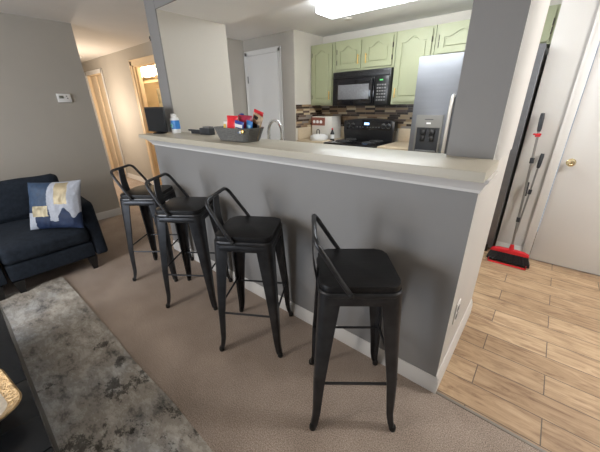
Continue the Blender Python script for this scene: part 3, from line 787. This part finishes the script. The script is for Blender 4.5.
base('sage green base cabinet left of the black stove', -3.025, -2.500, 3.56, 4.195, 'near', 1)
base('sage green base cabinet between the stove and the refrigerator', -1.678, -1.245, 3.56, 4.195, 'near', 1)
base('long sage green sink base cabinet behind the half wall', -2.915, -.380, 1.605, 2.20, 'far', 4)
def worktop(label, x0, x1, y0, y1, lips, hole=None):
    g = G(); c = ((x0+x1)/2, (y0+y1)/2, .957)
    if hole: g.holed([(x0, y0), (x1, y0), (x1, y1), (x0, y1)], [(hole[0], hole[2]), (hole[1], hole[2]), (hole[1], hole[3]), (hole[0], hole[3])], .957, .995)
    else: g.box(x0, x1, y0, y1, .957, .995, bev=.004)
    for l in lips: g.box(*l, bev=.003)
    tag(g.done('countertop', 'counter', origin=c), label, 'countertop')
worktop('beige laminate countertop left of the stove, holding the white carton', -3.025, -2.494, 3.53, 4.195, [(-3.025, -2.494, 4.178, 4.195, .995, 1.17), (-3.025, -3.008, 3.56, 4.178, .995, 1.17)])
worktop('beige laminate countertop between stove and refrigerator', -1.678, -1.243, 3.53, 4.195, [(-1.678, -1.243, 4.178, 4.195, .995, 1.17)])
worktop('long beige laminate sink countertop behind the half wall ledge', -2.918, -.378, 1.603, 2.24, [(-2.918, -.378, 1.6035, 1.615, .995, 1.10)], hole=(-2.05, -1.35, 1.86, 2.16))
sk = thing('sink', 'steel kitchen sink basin set in the counter behind the ledge', 'sink', (-1.70, 2.0, .84))
g = G(); bm = bmesh.new(); R = []
for h, k, z in ((.362, .162, .9975), (.340, .142, .9975), (.335, .137, .97), (.320, .125, .86), (.28, .09, .84)):
    R.append([bm.verts.new((-1.70+x, 2.01+y, z)) for x, y in rrect(-h, h, -k, k, .04, 4)])
for A, C in zip(R, R[1:]):
    for i in range(len(A)): bm.faces.new((A[i], A[(i+1) % len(A)], C[(i+1) % len(A)], C[i]))
bm.faces.new(R[-1]); g.merge(bm); g.done('basin', 'steel2', sk)
fc = thing('kitchen_faucet', 'chrome gooseneck kitchen faucet rising behind the ledge beside the basket', 'faucet', (-1.78, 1.74, .995))
g = G(); g.lathe([(0, .995), (.028, .995), (.028, 1.005), (.018, 1.02), (.016, 1.06), (0, 1.06)], c=(-1.79, 1.74, 0)); g.done('base', 'chrome', fc)
g = G(); pts = [(-1.79, 1.74, 1.03), (-1.79, 1.74, 1.30)]+[(-1.725-.065*math.cos(t*PI/10), 1.74+.02*t/10, 1.30+.088*math.sin(t*PI/10)) for t in range(1, 10)]+[(-1.660, 1.76, 1.30), (-1.656, 1.76, 1.22)]
g.tube(pts, .0125, 12); g.done('spout', 'chrome', fc)
g = G(); g.tube([(-1.656, 1.76, 1.25), (-1.655, 1.76, 1.16)], .018, 14); g.done('spray_head', 'chrome', fc)
g = G(); g.tube([(-1.79, 1.74, 1.05), (-1.84, 1.735, 1.09)], .007, 10); g.done('lever', 'chrome', fc)

# mosaic backsplash (part of the walls)
g = G(); g.box(-3.025, -1.24, 4.190, 4.1995, 1.17, 1.485); struct(g, 'trim_10', 'mosaic')
g = G(); g.box(-3.0295, -3.021, 3.535, 4.19, 1.17, 1.50); struct(g, 'trim_11', 'mosaic')

# white carton, crock lid, bottle on the left counter
bx = thing('carton', 'white cardboard carton with brown picture panel left of the stove', 'box', (-2.80, 3.92, .996))
g = G(); g.box(-2.975, -2.60, 3.86, 4.12, .996, 1.325, bev=.003); g.done('box', 'cardboardw', bx)
g = G(); g.box(-2.985, -2.725, 3.857, 3.861, 1.195, 1.312); pn = g.done('picture_panel', 'brownprint', bx)
g = G()
for x in (-2.93, -2.865, -2.80): g.lathe([(0, 0), (.018, 0), (.026, .012), (.024, .032), (.010, .044), (0, .044)], n=14, mtx=Matrix.Translation((x, 3.856, 1.228)) @ Matrix.Scale(.10, 4, (0, 1, 0)))
g.done('cup_picture', 'white', pn)
cl = thing('crock_pot', 'small white slow cooker with black loop handle before the carton', 'cooker', (-2.74, 3.70, .996))
g = G(); g.lathe([(0, .996), (.115, .996), (.13, 1.01), (.135, 1.045), (.128, 1.05), (0, 1.05)], c=(-2.72, 3.70, 0), n=36); g.done('pot', 'white', cl)
g = G(); g.lathe([(.132, 1.0505), (.130, 1.060), (.09, 1.078), (.04, 1.088), (0, 1.090)], c=(-2.72, 3.70, 0), n=36); ld = g.done('lid', 'white', cl)
g = G(); g.tube(fillet([(-2.745, 3.68, 1.082), (-2.745, 3.68, 1.15), (-2.695, 3.68, 1.15), (-2.695, 3.68, 1.082)], .022, 6), .006, 8); g.done('handle', 'black', ld)
bt = thing('sauce_bottle', 'small dark bottle with red and white label beside the carton', 'bottle', (-2.545, 3.80, .996))
g = G(); g.lathe([(0, .996), (.030, .996), (.032, 1.005), (.032, 1.09), (.022, 1.115), (.013, 1.135), (.013, 1.15), (0, 1.15)], c=(-2.545, 3.80, 0), n=20); g.done('bottle', 'blackfoil', bt)
g = G(); g.lathe([(.0325, 1.02), (.0328, 1.02), (.0328, 1.08), (.0325, 1.08)], c=(-2.545, 3.80, 0), n=20); g.done('label_band', 'white', bt)
g = G(); g.lathe([(0, 1.15), (.014, 1.15), (.014, 1.17), (0, 1.17)], c=(-2.545, 3.80, 0), n=14); g.done('cap', 'red', bt)

# ceiling light (fluorescent) in the kitchen
cl = thing('ceiling_light', 'bright white fluorescent wraparound fixture on the kitchen ceiling', 'ceiling light', (-1.2, 2.9, CE))
g = G(); g.box(-2.04, -.64, 2.79, 2.93, 2.400, 2.439, bev=.004); g.done('housing', 'white', cl)
g = G(); g.box(-2.06, -.62, 2.712, 3.010, 2.315, 2.402, bev=.022, seg=3); g.done('diffuser', 'fixture', cl)
g = G(); g.lathe([(0, 2.4395), (.05, 2.4395), (.05, 2.432), (.042, 2.428), (0, 2.428)], c=(-2.2, 3.56, 0)); tag(g.done('round_cover', 'ceil', origin=(-2.2, 3.56, 2.4395)), 'small round painted cap on kitchen ceiling past the light', 'cover')

# ------------------------------------------------------------------ broom and dustpan
br = thing('broom', 'red and black upright broom with chrome pole leaning by white door', 'broom', (-.05, 3.30, 0))
def pole_pt(a, b, t): return tuple(a[i]+(b[i]-a[i])*t for i in range(3))
A, Z = (-.045, 3.285, .155), (-.108, 3.440, 1.395)
g = G(); g.tube([A, Z], .0095, 12); pl = g.done('pole', 'steel2', br)
g = G(); g.tube([pole_pt(A, Z, .88), pole_pt(A, Z, .90), pole_pt(A, Z, .97), pole_pt(A, Z, 1.003)], [.013, .017, .018, .014], 12); g.done('grip', 'darkgrey', pl)
g = G(); g.tube([pole_pt(A, Z, .845), pole_pt(A, Z, .868)], .020, 12); g.box(-.135, -.075, 3.395, 3.43, 1.218, 1.232, bev=.005); g.done('hanging_clip', 'red', pl)
g = G(); g.tube([pole_pt(A, Z, .66), pole_pt(A, Z, .70)], .017, 12); g.done('collar', 'darkgrey', pl)
g = G(); g.tube([pole_pt(A, Z, .22), pole_pt(A, Z, .255)], .015, 12); g.done('collar', 'darkgrey', pl)
g = G(); g.tube([(-.045, 3.285, .125), (-.045, 3.285, .155), (-.047, 3.29, .20)], [.028, .022, .015], 12)
g.prism([(-.215, .100), (-.205, .125), (-.15, .142), (-.045, .148), (.06, .142), (.10, .128), (.108, .104)], -.022, .022, FY(0, 3.285, 0), bev=.006); g.done('broom_head', 'red', br)
g = G(); bm = bmesh.new(); R = []
for z, x0, x1, h in ((.108, -.208, .102, .018), (.07, -.218, .112, .026), (.012, -.232, .132, .040)):
    ring = []
    n = 44
    for i in range(n+1): ring.append((x0+(x1-x0)*i/n, 3.285-h*(1+.10*((i*7) % 3)), z+(.006*((i*5) % 3) if z < .02 else 0)))
    for i in range(n+1): ring.append((x1-(x1-x0)*i/n, 3.285+h, z))
    R.append([bm.verts.new(p) for p in ring])
for P_, Q_ in zip(R, R[1:]):
    for i in range(len(P_)): bm.faces.new((P_[i], P_[(i+1) % len(P_)], Q_[(i+1) % len(P_)], Q_[i]))
bm.faces.new(R[0]); bm.faces.new(R[-1]); g.merge(bm); g.done('bristles', 'bristle', br, smooth=20)
dp = thing('dustpan', 'long-handled black dustpan with red lip behind the broom', 'dustpan', (-.05, 3.38, 0))
g = G(); g.use('darkgrey').box(-.20, .10, 3.345, 3.352, .012, .095, bev=.002); g.done('pan', None, dp)
g = G(); g.box(-.208, .108, 3.205, 3.235, .0015, .006, bev=.002)
g.box(-.208, -.203, 3.205, 3.35, .0015, .03, bev=.002); g.box(.103, .108, 3.205, 3.35, .0015, .03, bev=.002); g.done('lip', 'red', dp)
A, Z = (-.056, 3.352, .08), (-.026, 3.455, 1.055)
g = G(); g.tube([A, Z], .0075, 12); pl = g.done('pole', 'steel2', dp)
g = G(); g.tube([pole_pt(A, Z, .87), pole_pt(A, Z, .89), pole_pt(A, Z, .98), pole_pt(A, Z, 1.003)], [.011, .015, .016, .013], 12); g.done('grip', 'darkgrey', pl)
g = G(); g.tube([pole_pt(A, Z, .62), pole_pt(A, Z, .665)], .014, 12); g.done('collar', 'darkgrey', pl)
g = G(); g.tube([(-.066, 3.428, .66), (-.072, 3.436, .79)], [.014, .014], 12); g.done('clip', 'darkgrey', pl)

# ------------------------------------------------------------------ things on the ledge
LZ = 1.2625
# black upright screen at the left end
tv = thing('small_monitor', 'small black flat screen on round base at the left end of the ledge', 'screen', (-3.0, 1.42, LZ))
mt = Matrix.Translation((.075, -.05, 0)) @ RZ((-3.06, 1.43, 0), math.radians(4))
g = G(); g.box(-3.200, -2.875, 1.425, 1.447, 1.275, 1.500, bev=.005, mtx=mt); sc_ = g.done('screen_frame', 'black', tv)
g = G(); g.box(-3.189, -2.886, 1.4225, 1.4255, 1.286, 1.489, mtx=mt); g.done('display', 'blackpanel', sc_)
g = G(); g.lathe([(0, LZ), (.062, LZ), (.062, LZ+.006), (.05, LZ+.012), (.02, LZ+.016), (0, LZ+.016)], c=(-2.925, 1.385, 0)); g.tube([(-2.925, 1.395, LZ+.01), (-2.925, 1.390, LZ+.05)], .014); g.done('stand', 'blackgloss', tv)
# wipes canister
wp = thing('cleaning_bottle', 'white and blue cleaning bottle on the ledge by the wall post', 'bottle', (-2.815, 1.49, LZ))
c = (-2.805, 1.49, LZ)
g = G(); g.lathe([(0, 0), (.046, 0), (.050, .006), (.050, .125), (.040, .142), (0, .145)], c=c, sx=1, sy=.75); bd = g.done('bottle', 'white', wp)
g = G(); g.lathe([(.0506, .040), (.0512, .040), (.0512, .118), (.0506, .118)], c=c, sx=1, sy=.76); lb = g.done('label_band', 'blue', wp)
g = G(); g.prism([(c[0]-.030, LZ+.055), (c[0]+.025, LZ+.050), (c[0]+.035, LZ+.075), (c[0]+.015, LZ+.092), (c[0]-.025, LZ+.088)], .0385, .0400, FY(0, c[1], 0)); g.done('label_patch', 'lblue', lb)
g = G(); g.prism([(c[0]-.020, LZ+.066), (c[0]+.015, LZ+.062), (c[0]+.01, LZ+.080), (c[0]-.015, LZ+.082)], .040, .0408, FY(0, c[1], 0)); g.done('label_patch', 'green_print', lb)
g = G(); g.lathe([(0, .145), (.026, .145), (.026, .166), (.014, .172), (0, .172)], c=(c[0]-.01, c[1], LZ)); g.box(c[0]-.045, c[0]+.005, c[1]-.01, c[1]+.01, LZ+.158, LZ+.176, bev=.004); g.done('cap', 'white', wp)
# flat black device and grey case
g = G(); g.box(-2.46, -2.31, 1.525, 1.585, LZ, LZ+.058, bev=.004); g.use('darkgrey')
dv = thing('black_case', 'black box with grey top on the ledge behind the basket', 'box', (-2.39, 1.54, LZ))
g.done('case', 'darkgrey', dv)
g = G(); g.box(-2.41, -2.315, 1.528, 1.582, LZ+.058, LZ+.072, bev=.004); g.done('case_lid', 'midgrey', dv)
g = G(); g.box(-2.70, -2.475, 1.555, 1.585, LZ+.020, LZ+.036, bev=.003); g.box(-2.66, -2.49, 1.560, 1.580, LZ, LZ+.020)
o = g.done('flat_remote', 'darkgrey', origin=(-2.6, 1.56, LZ)); tag(o, 'thin flat dark gadget lying on the ledge beside the black box', 'gadget')

# basket of snacks
def make_basket():
    bk = thing('snack_basket', 'grey woven oblong basket full of snack bags on the white ledge', 'basket', (-1.765, 1.415, LZ))
    g = G(); bm = bmesh.new(); R = []; n = 96
    def ring(hx, hy, z, k=0, amp=0):
        out = []
        for i in range(n):
            t = 2*PI*i/n; c_, s_ = math.cos(t), math.sin(t)
            x = hx*math.copysign(abs(c_)**.55, c_); y = hy*math.copysign(abs(s_)**.55, s_)
            w = 1+amp*(1 if (i//2+k) % 2 else -1); out.append(bm.verts.new((-1.765+x*w, 1.415+y*w, z)))
        return out
    rows = 11; H_ = .080
    R.append(ring(.160, .080, LZ))
    for k in range(rows):
        t = (k+.5)/rows; R.append(ring(.165+.033*t, .088+.026*t, LZ+.004+H_*t, k, .010))
        t = (k+1)/rows; R.append(ring(.162+.033*t, .085+.026*t, LZ+.004+H_*t, k, 0))
    R.append(ring(.202, .116, LZ+.089)); R.append(ring(.200, .113, LZ+.095)); R.append(ring(.189, .104, LZ+.091))
    R.append(ring(.158, .078, LZ+.012))
    for A_, C_ in zip(R, R[1:]):
        for i in range(n): bm.faces.new((A_[i], A_[(i+1) % n], C_[(i+1) % n], C_[i]))
    bm.faces.new(R[0]); bm.faces.new(R[-1]); g.merge(bm); g.done('basket_body', 'basket', bk, smooth=60)
    for x, mm in ((-1.650, 'blue'), (-1.630, 'white'), (-1.610, 'gold')):
        g = G(); g.lathe([(0, 0), (.012, 0), (.013, .004), (.006, .007), (0, .007)], n=12, mtx=FY(x, 1.320, LZ+.074)); g.done('charm', mm, bk)
make_basket()
def bag(name, label, cx, cy, z0, w, h, th, m, tilt=0, lean=0, rot=0, cat='snack bag', patches=()):
    """pillow-shaped snack packet with crimped ends"""
    r = thing(name, label, cat, (cx, cy, z0), group=None)
    g = G(); nu, nv = 16, 18
    T = Matrix.Translation((cx, cy, z0)) @ Matrix.Rotation(rot, 4, 'Z') @ Matrix.Rotation(lean, 4, 'X') @ Matrix.Rotation(tilt, 4, 'Y')
    def f(s):
        def q(u, v):
            a, b = 2*u-1, 2*v-1
            t = th*.5*(max(0, 1-a*a)**.5)*(max(0, 1-abs(b)**3.0))
            t += .003*noise.noise(Vector((u*6+cx*9, v*6, s)))*(1-b*b)
            if abs(b) > .9: t = .0006*math.sin(u*60)
            return T @ Vector((a*w/2*(1-.04*(1-abs(b))), s*t, v*h))
        return q
    f1 = f(-1); f2 = f(1)
    g.grid(f1, nu, nv); g.grid(lambda u, v: f2(1-u, v), nu, nv)
    g.done('bag', m, r, smooth=60)
    for (u0, u1, v0, v1, mm) in patches:
        g = G(); g.grid(lambda u, v: T @ (T.inverted() @ f1(u0+(u1-u0)*u, v0+(v1-v0)*v)+Vector((0, -.0012, 0))), 8, 6); g.done('printed_panel', mm, r, smooth=60)
    return r
Z0 = LZ+.013
bag('snack_bag', 'bright red snack bag at the left front of the basket', -1.772, 1.364, Z0, .125, .160, .036, 'redfoil', lean=math.radians(-3), tilt=math.radians(1), patches=((.12, .85, .50, .62, 'redfoil'),))
bag('snack_bag', 'wide maroon snack bag in the middle of the basket', -1.682, 1.402, Z0, .150, .162, .036, 'maroon', lean=math.radians(-3), tilt=math.radians(2))
bag('snack_bag', 'dark blue cookie packet with white lettering before the maroon bag', -1.690, 1.352, Z0, .095, .128, .026, 'darkblue', tilt=math.radians(8), patches=((.12, .92, .68, .84, 'white'), (.05, .5, .50, .64, 'tan')))
bag('snack_bag', 'black and tan snack bag leaning at the right side of basket', -1.645, 1.440, Z0, .095, .178, .030, 'tan', tilt=math.radians(22), lean=math.radians(-4), patches=((.08, .92, .42, .66, 'blackfoil'), (.1, .6, .80, .92, 'blackfoil')))
rb = bag('snack_bag', 'red bag with white lettering standing highest at the basket right end', -1.665, 1.470, Z0, .100, .198, .028, 'redfoil', tilt=math.radians(16), lean=math.radians(-4))
# white letter W near the top of the red bag, clear zip strip above
T = Matrix.Translation((-1.665, 1.470, Z0)) @ Matrix.Rotation(math.radians(-4), 4, 'X') @ Matrix.Rotation(math.radians(16), 4, 'Y')
g = G()
for a, b in (((-.026, .176), (-.014, .142)), ((-.014, .142), (-.002, .170)), ((-.002, .170), (.010, .142)), ((.010, .142), (.024, .176))):
    g.tube([T @ Vector((a[0], -.016, a[1])), T @ Vector((b[0], -.016, b[1]))], .0035, 6)
g.done('lettering', 'white', rb)
bag('snack_bag', 'light blue snack packet low at the right front of the basket', -1.637, 1.392, Z0, .062, .130, .024, 'blue', tilt=math.radians(12), patches=((.15, .85, .66, .80, 'lblue'),))
bag('snack_bag', 'small yellow and white packet at the left end of basket', -1.888, 1.392, Z0, .045, .118, .022, 'white', tilt=math.radians(3), patches=((.15, .85, .60, .85, 'yellow'),))
bag('snack_bag', 'small dark blue packet between the yellow packet and the red bag', -1.885, 1.425, Z0, .045, .132, .020, 'darkblue', tilt=math.radians(3))
g = G(); g.lathe([(0, Z0), (.020, Z0), (.020, Z0+.140), (.016, Z0+.150), (.018, Z0+.152), (.018, Z0+.170), (0, Z0+.175)], c=(-1.765, 1.455, 0), n=18)
tag(g.done('blue_bottle', 'darkblue', origin=(-1.765, 1.455, Z0)), 'bottle with blue cap standing behind the red snack bag', 'bottle')

# ------------------------------------------------------------------ wall things
th = thing('thermostat', 'white rectangular thermostat on the grey living room wall', 'thermostat', (-4.76, 1.14, 1.62))
g = G(); g.box(-4.7595, -4.735, 1.070, 1.210, 1.570, 1.668, bev=.005); bd = g.done('housing', 'white', th)
g = G(); g.box(-4.7355, -4.7335, 1.088, 1.135, 1.613, 1.645); g.done('display', 'lcd', bd)
g = G()
for y in (1.094, 1.112):   # digits 70
    if y < 1.1: g.box(-4.7340, -4.7325, y, y+.012, 1.637, 1.640); g.box(-4.7340, -4.7325, y+.009, y+.012, 1.618, 1.640)
    else:
        g.box(-4.7340, -4.7325, y, y+.012, 1.637, 1.640); g.box(-4.7340, -4.7325, y, y+.012, 1.618, 1.621); g.box(-4.7340, -4.7325, y, y+.003, 1.618, 1.640); g.box(-4.7340, -4.7325, y+.009, y+.012, 1.618, 1.640)
g.done('digits', 'black', bd)
for y, z in ((1.165, 1.638), (1.172, 1.615)):
    g = G(); g.box(-4.7360, -4.7325, y-.007, y+.007, z-.006, z+.006, bev=.002); g.done('button', 'midgrey', bd)
ot = thing('power_outlet', 'white outlet plate low on the half wall end face', 'outlet', (XE, 1.50, .45))
g = G(); g.box(XE+.0005, XE+.007, 1.475, 1.550, .385, .515, bev=.002); pl = g.done('cover_plate', 'white', ot)
for z in (.425, .475):
    g = G(); g.box(XE+.007, XE+.010, 1.495, 1.530, z-.017, z+.017, bev=.003); g.done('socket', 'midgrey', pl)
sd = thing('smoke_detector', 'small white smoke detector with lit dot on the hall ceiling', 'smoke detector', (-7.0, 2.10, CE))
g = G(); g.lathe([(0, 0), (.07, 0), (.07, -.02), (.055, -.035), (0, -.037)], c=(-7.48, 2.21, CE-.0005)); g.done('housing', 'white', sd)
M['spark'] = mat('indicator_light', (1, 1, 1), .4, emit=(.85, .88, 1), es=12)
g = G(); g.lathe([(0, 0), (.014, 0), (.010, -.008), (0, -.010)], c=(-7.46, 2.17, CE-.0375), n=12); g.done('indicator', 'spark', sd)
g = G(); g.box(-3.135, -3.106, 1.552, 1.575, 2.09, 2.115, bev=.004); g.tube([(-3.12, 1.56, 2.09), (-3.135, 1.56, 2.08)], .005)
tag(g.done('wall_hook', 'hinge', origin=(-3.106, 1.56, 2.09)), 'tiny dark hook high on the left side of the wall post', 'hook')

# bathroom: vanity light, mirror, vanity, shower curtain reflected side
vl = thing('vanity_light', 'glowing warm bathroom light bar seen through the hall doorway', 'wall lamp', (-7.0, 3.6, 2.2))
BX = 3.50
B('wall_bath_vanity', 'bathwall', -8.3, -5.9, BX+.0, BX+.06, 0, CE)
g = G(); g.box(-7.75, -6.85, BX-.02, BX-.001, 2.08, 2.36, bev=.004); g.done('backplate', 'chrome', vl)
for x in (-7.60, -7.30, -7.0):
    g = G(); g.lathe([(0, -.10), (.05, -.09), (.085, -.03), (.095, .03), (.07, .085), (0, .10)], c=(x, BX-.12, 2.22), n=20); g.done('globe', 'bathglow', vl)
mr = thing('bathroom_mirror', 'large bathroom mirror under the glowing light bar', 'mirror', (-7.2, BX, 1.1))
g = G(); g.box(-8.0, -6.9, BX-.012, BX-.001, 1.0, 2.02); g.done('mirror_glass', 'mirror', mr)
vn = thing('bathroom_vanity', 'brown wooden bathroom vanity seen at the doorway beside the half wall', 'vanity', (-7.0, 3.2, 0))
g = G(); g.box(-8.0, -6.70, 3.05, BX-.003, 0, .84); bd = g.done('body', 'vanity', vn)
for k in range(3):
    g = G(); g.box(-7.98+k*.42, -7.58+k*.42, 3.03, 3.05, .08, .76, bev=.005); d_ = g.done('door', 'vanity', vn)
    k2 = G(); k2.lathe([(0, 0), (.012, 0), (.014, .02), (0, .026)], n=12, mtx=FY(-7.61+k*.42, 3.03, .66)); k2.done('knob', 'brass', d_)
g = G(); g.box(-8.02, -6.68, 3.02, BX-.003, .841, .875, bev=.006); g.done('vanity_top', 'counter', vn)
nn = 60
M['curtain'] = mat('curtain_fabric', (.60, .56, .42), .8, var=.4, vs=9)
g = G(); g.grid(lambda u, v: (-6.66+.44*u, 3.25+.022*math.sin(u*34), .35+1.50*v), nn, 10)
o = g.done('shower_curtain', 'curtain', origin=(-6.45, 3.25, 1.85)); tag(o, 'pale patterned shower curtain hanging inside the bathroom doorway', 'curtain')

# ------------------------------------------------------------------ lights
def area(name, loc, rot, sx, sy, e, col, spread=PI):
    d = bpy.data.lights.new(name, 'AREA'); d.shape = 'RECTANGLE'; d.size = sx; d.size_y = sy; d.energy = e; d.color = col; d.spread = spread
    o = bpy.data.objects.new(name, d); COL.objects.link(o); o.location = loc; o.rotation_euler = rot; return o
def point(name, loc, e, col, r=.08):
    d = bpy.data.lights.new(name, 'POINT'); d.energy = e; d.color = col; d.shadow_soft_size = r
    o = bpy.data.objects.new(name, d); COL.objects.link(o); o.location = loc; return o
area('daylight', ((WX0+WX1)/2, -3.58, (WZ0+WZ1)/2), (PI/2, 0, 0), WX1-WX0, WZ1-WZ0, 100, (.80, .89, 1.0))
for k in range(4): point('kitchen_tube_light', (-1.9+.36*k, 2.86, 2.265), 3.9, (.95, .98, 1.0), .03)
point('entry_ceiling_lamp', (1.25, 2.3, 2.2), 54, (1.0, .985, .965), .12)
point('hall_fill_light', (-6.8, 1.75, 1.45), 42, (1.0, .84, .68), .15)  # added unseen fill, hung low behind the wall corner to warm the hall
point('bath_fill_light', (-5.7, 3.1, 2.1), 22, (1.0, .80, .56), .10)  # added fill near the doorway to brighten its jamb, apart from the globes
point('living_fill_light', (-2.2, -1.6, 1.7), 58, (1.0, .91, .82), .25)  # added ambient fill in mid-air, no fitting, lifts walls and ceiling

w = bpy.data.worlds.new('World'); SC.world = w; w.use_nodes = True
w.node_tree.nodes['Background'].inputs[0].default_value = (.6, .75, 1, 1); w.node_tree.nodes['Background'].inputs[1].default_value = .5

# ------------------------------------------------------------------ camera
f_px = 289.48; yaw, pit, rol = -.70135, .39707, -.01626
F = Vector((math.sin(yaw)*math.cos(pit), math.cos(yaw)*math.cos(pit), -math.sin(pit)))
Rt = Vector((math.cos(yaw), -math.sin(yaw), 0)); Up = Rt.cross(F)
R2 = Rt*math.cos(rol)+Up*math.sin(rol); U2 = -Rt*math.sin(rol)+Up*math.cos(rol)
cam = bpy.data.cameras.new('camera'); co = bpy.data.objects.new('camera', cam); COL.objects.link(co)
cam.sensor_width = 36; cam.sensor_fit = 'HORIZONTAL'; cam.lens = 36*f_px/600; cam.clip_start = .02
co.matrix_world = Matrix(((R2.x, U2.x, -F.x, 0), (R2.y, U2.y, -F.y, 0), (R2.z, U2.z, -F.z, 1.5), (0, 0, 0, 1)))
SC.camera = co
vs = SC.view_settings; vs.view_transform = 'Standard'; vs.look = 'None'; vs.gamma = 1; vs.use_curve_mapping = False; vs.exposure = 0.42
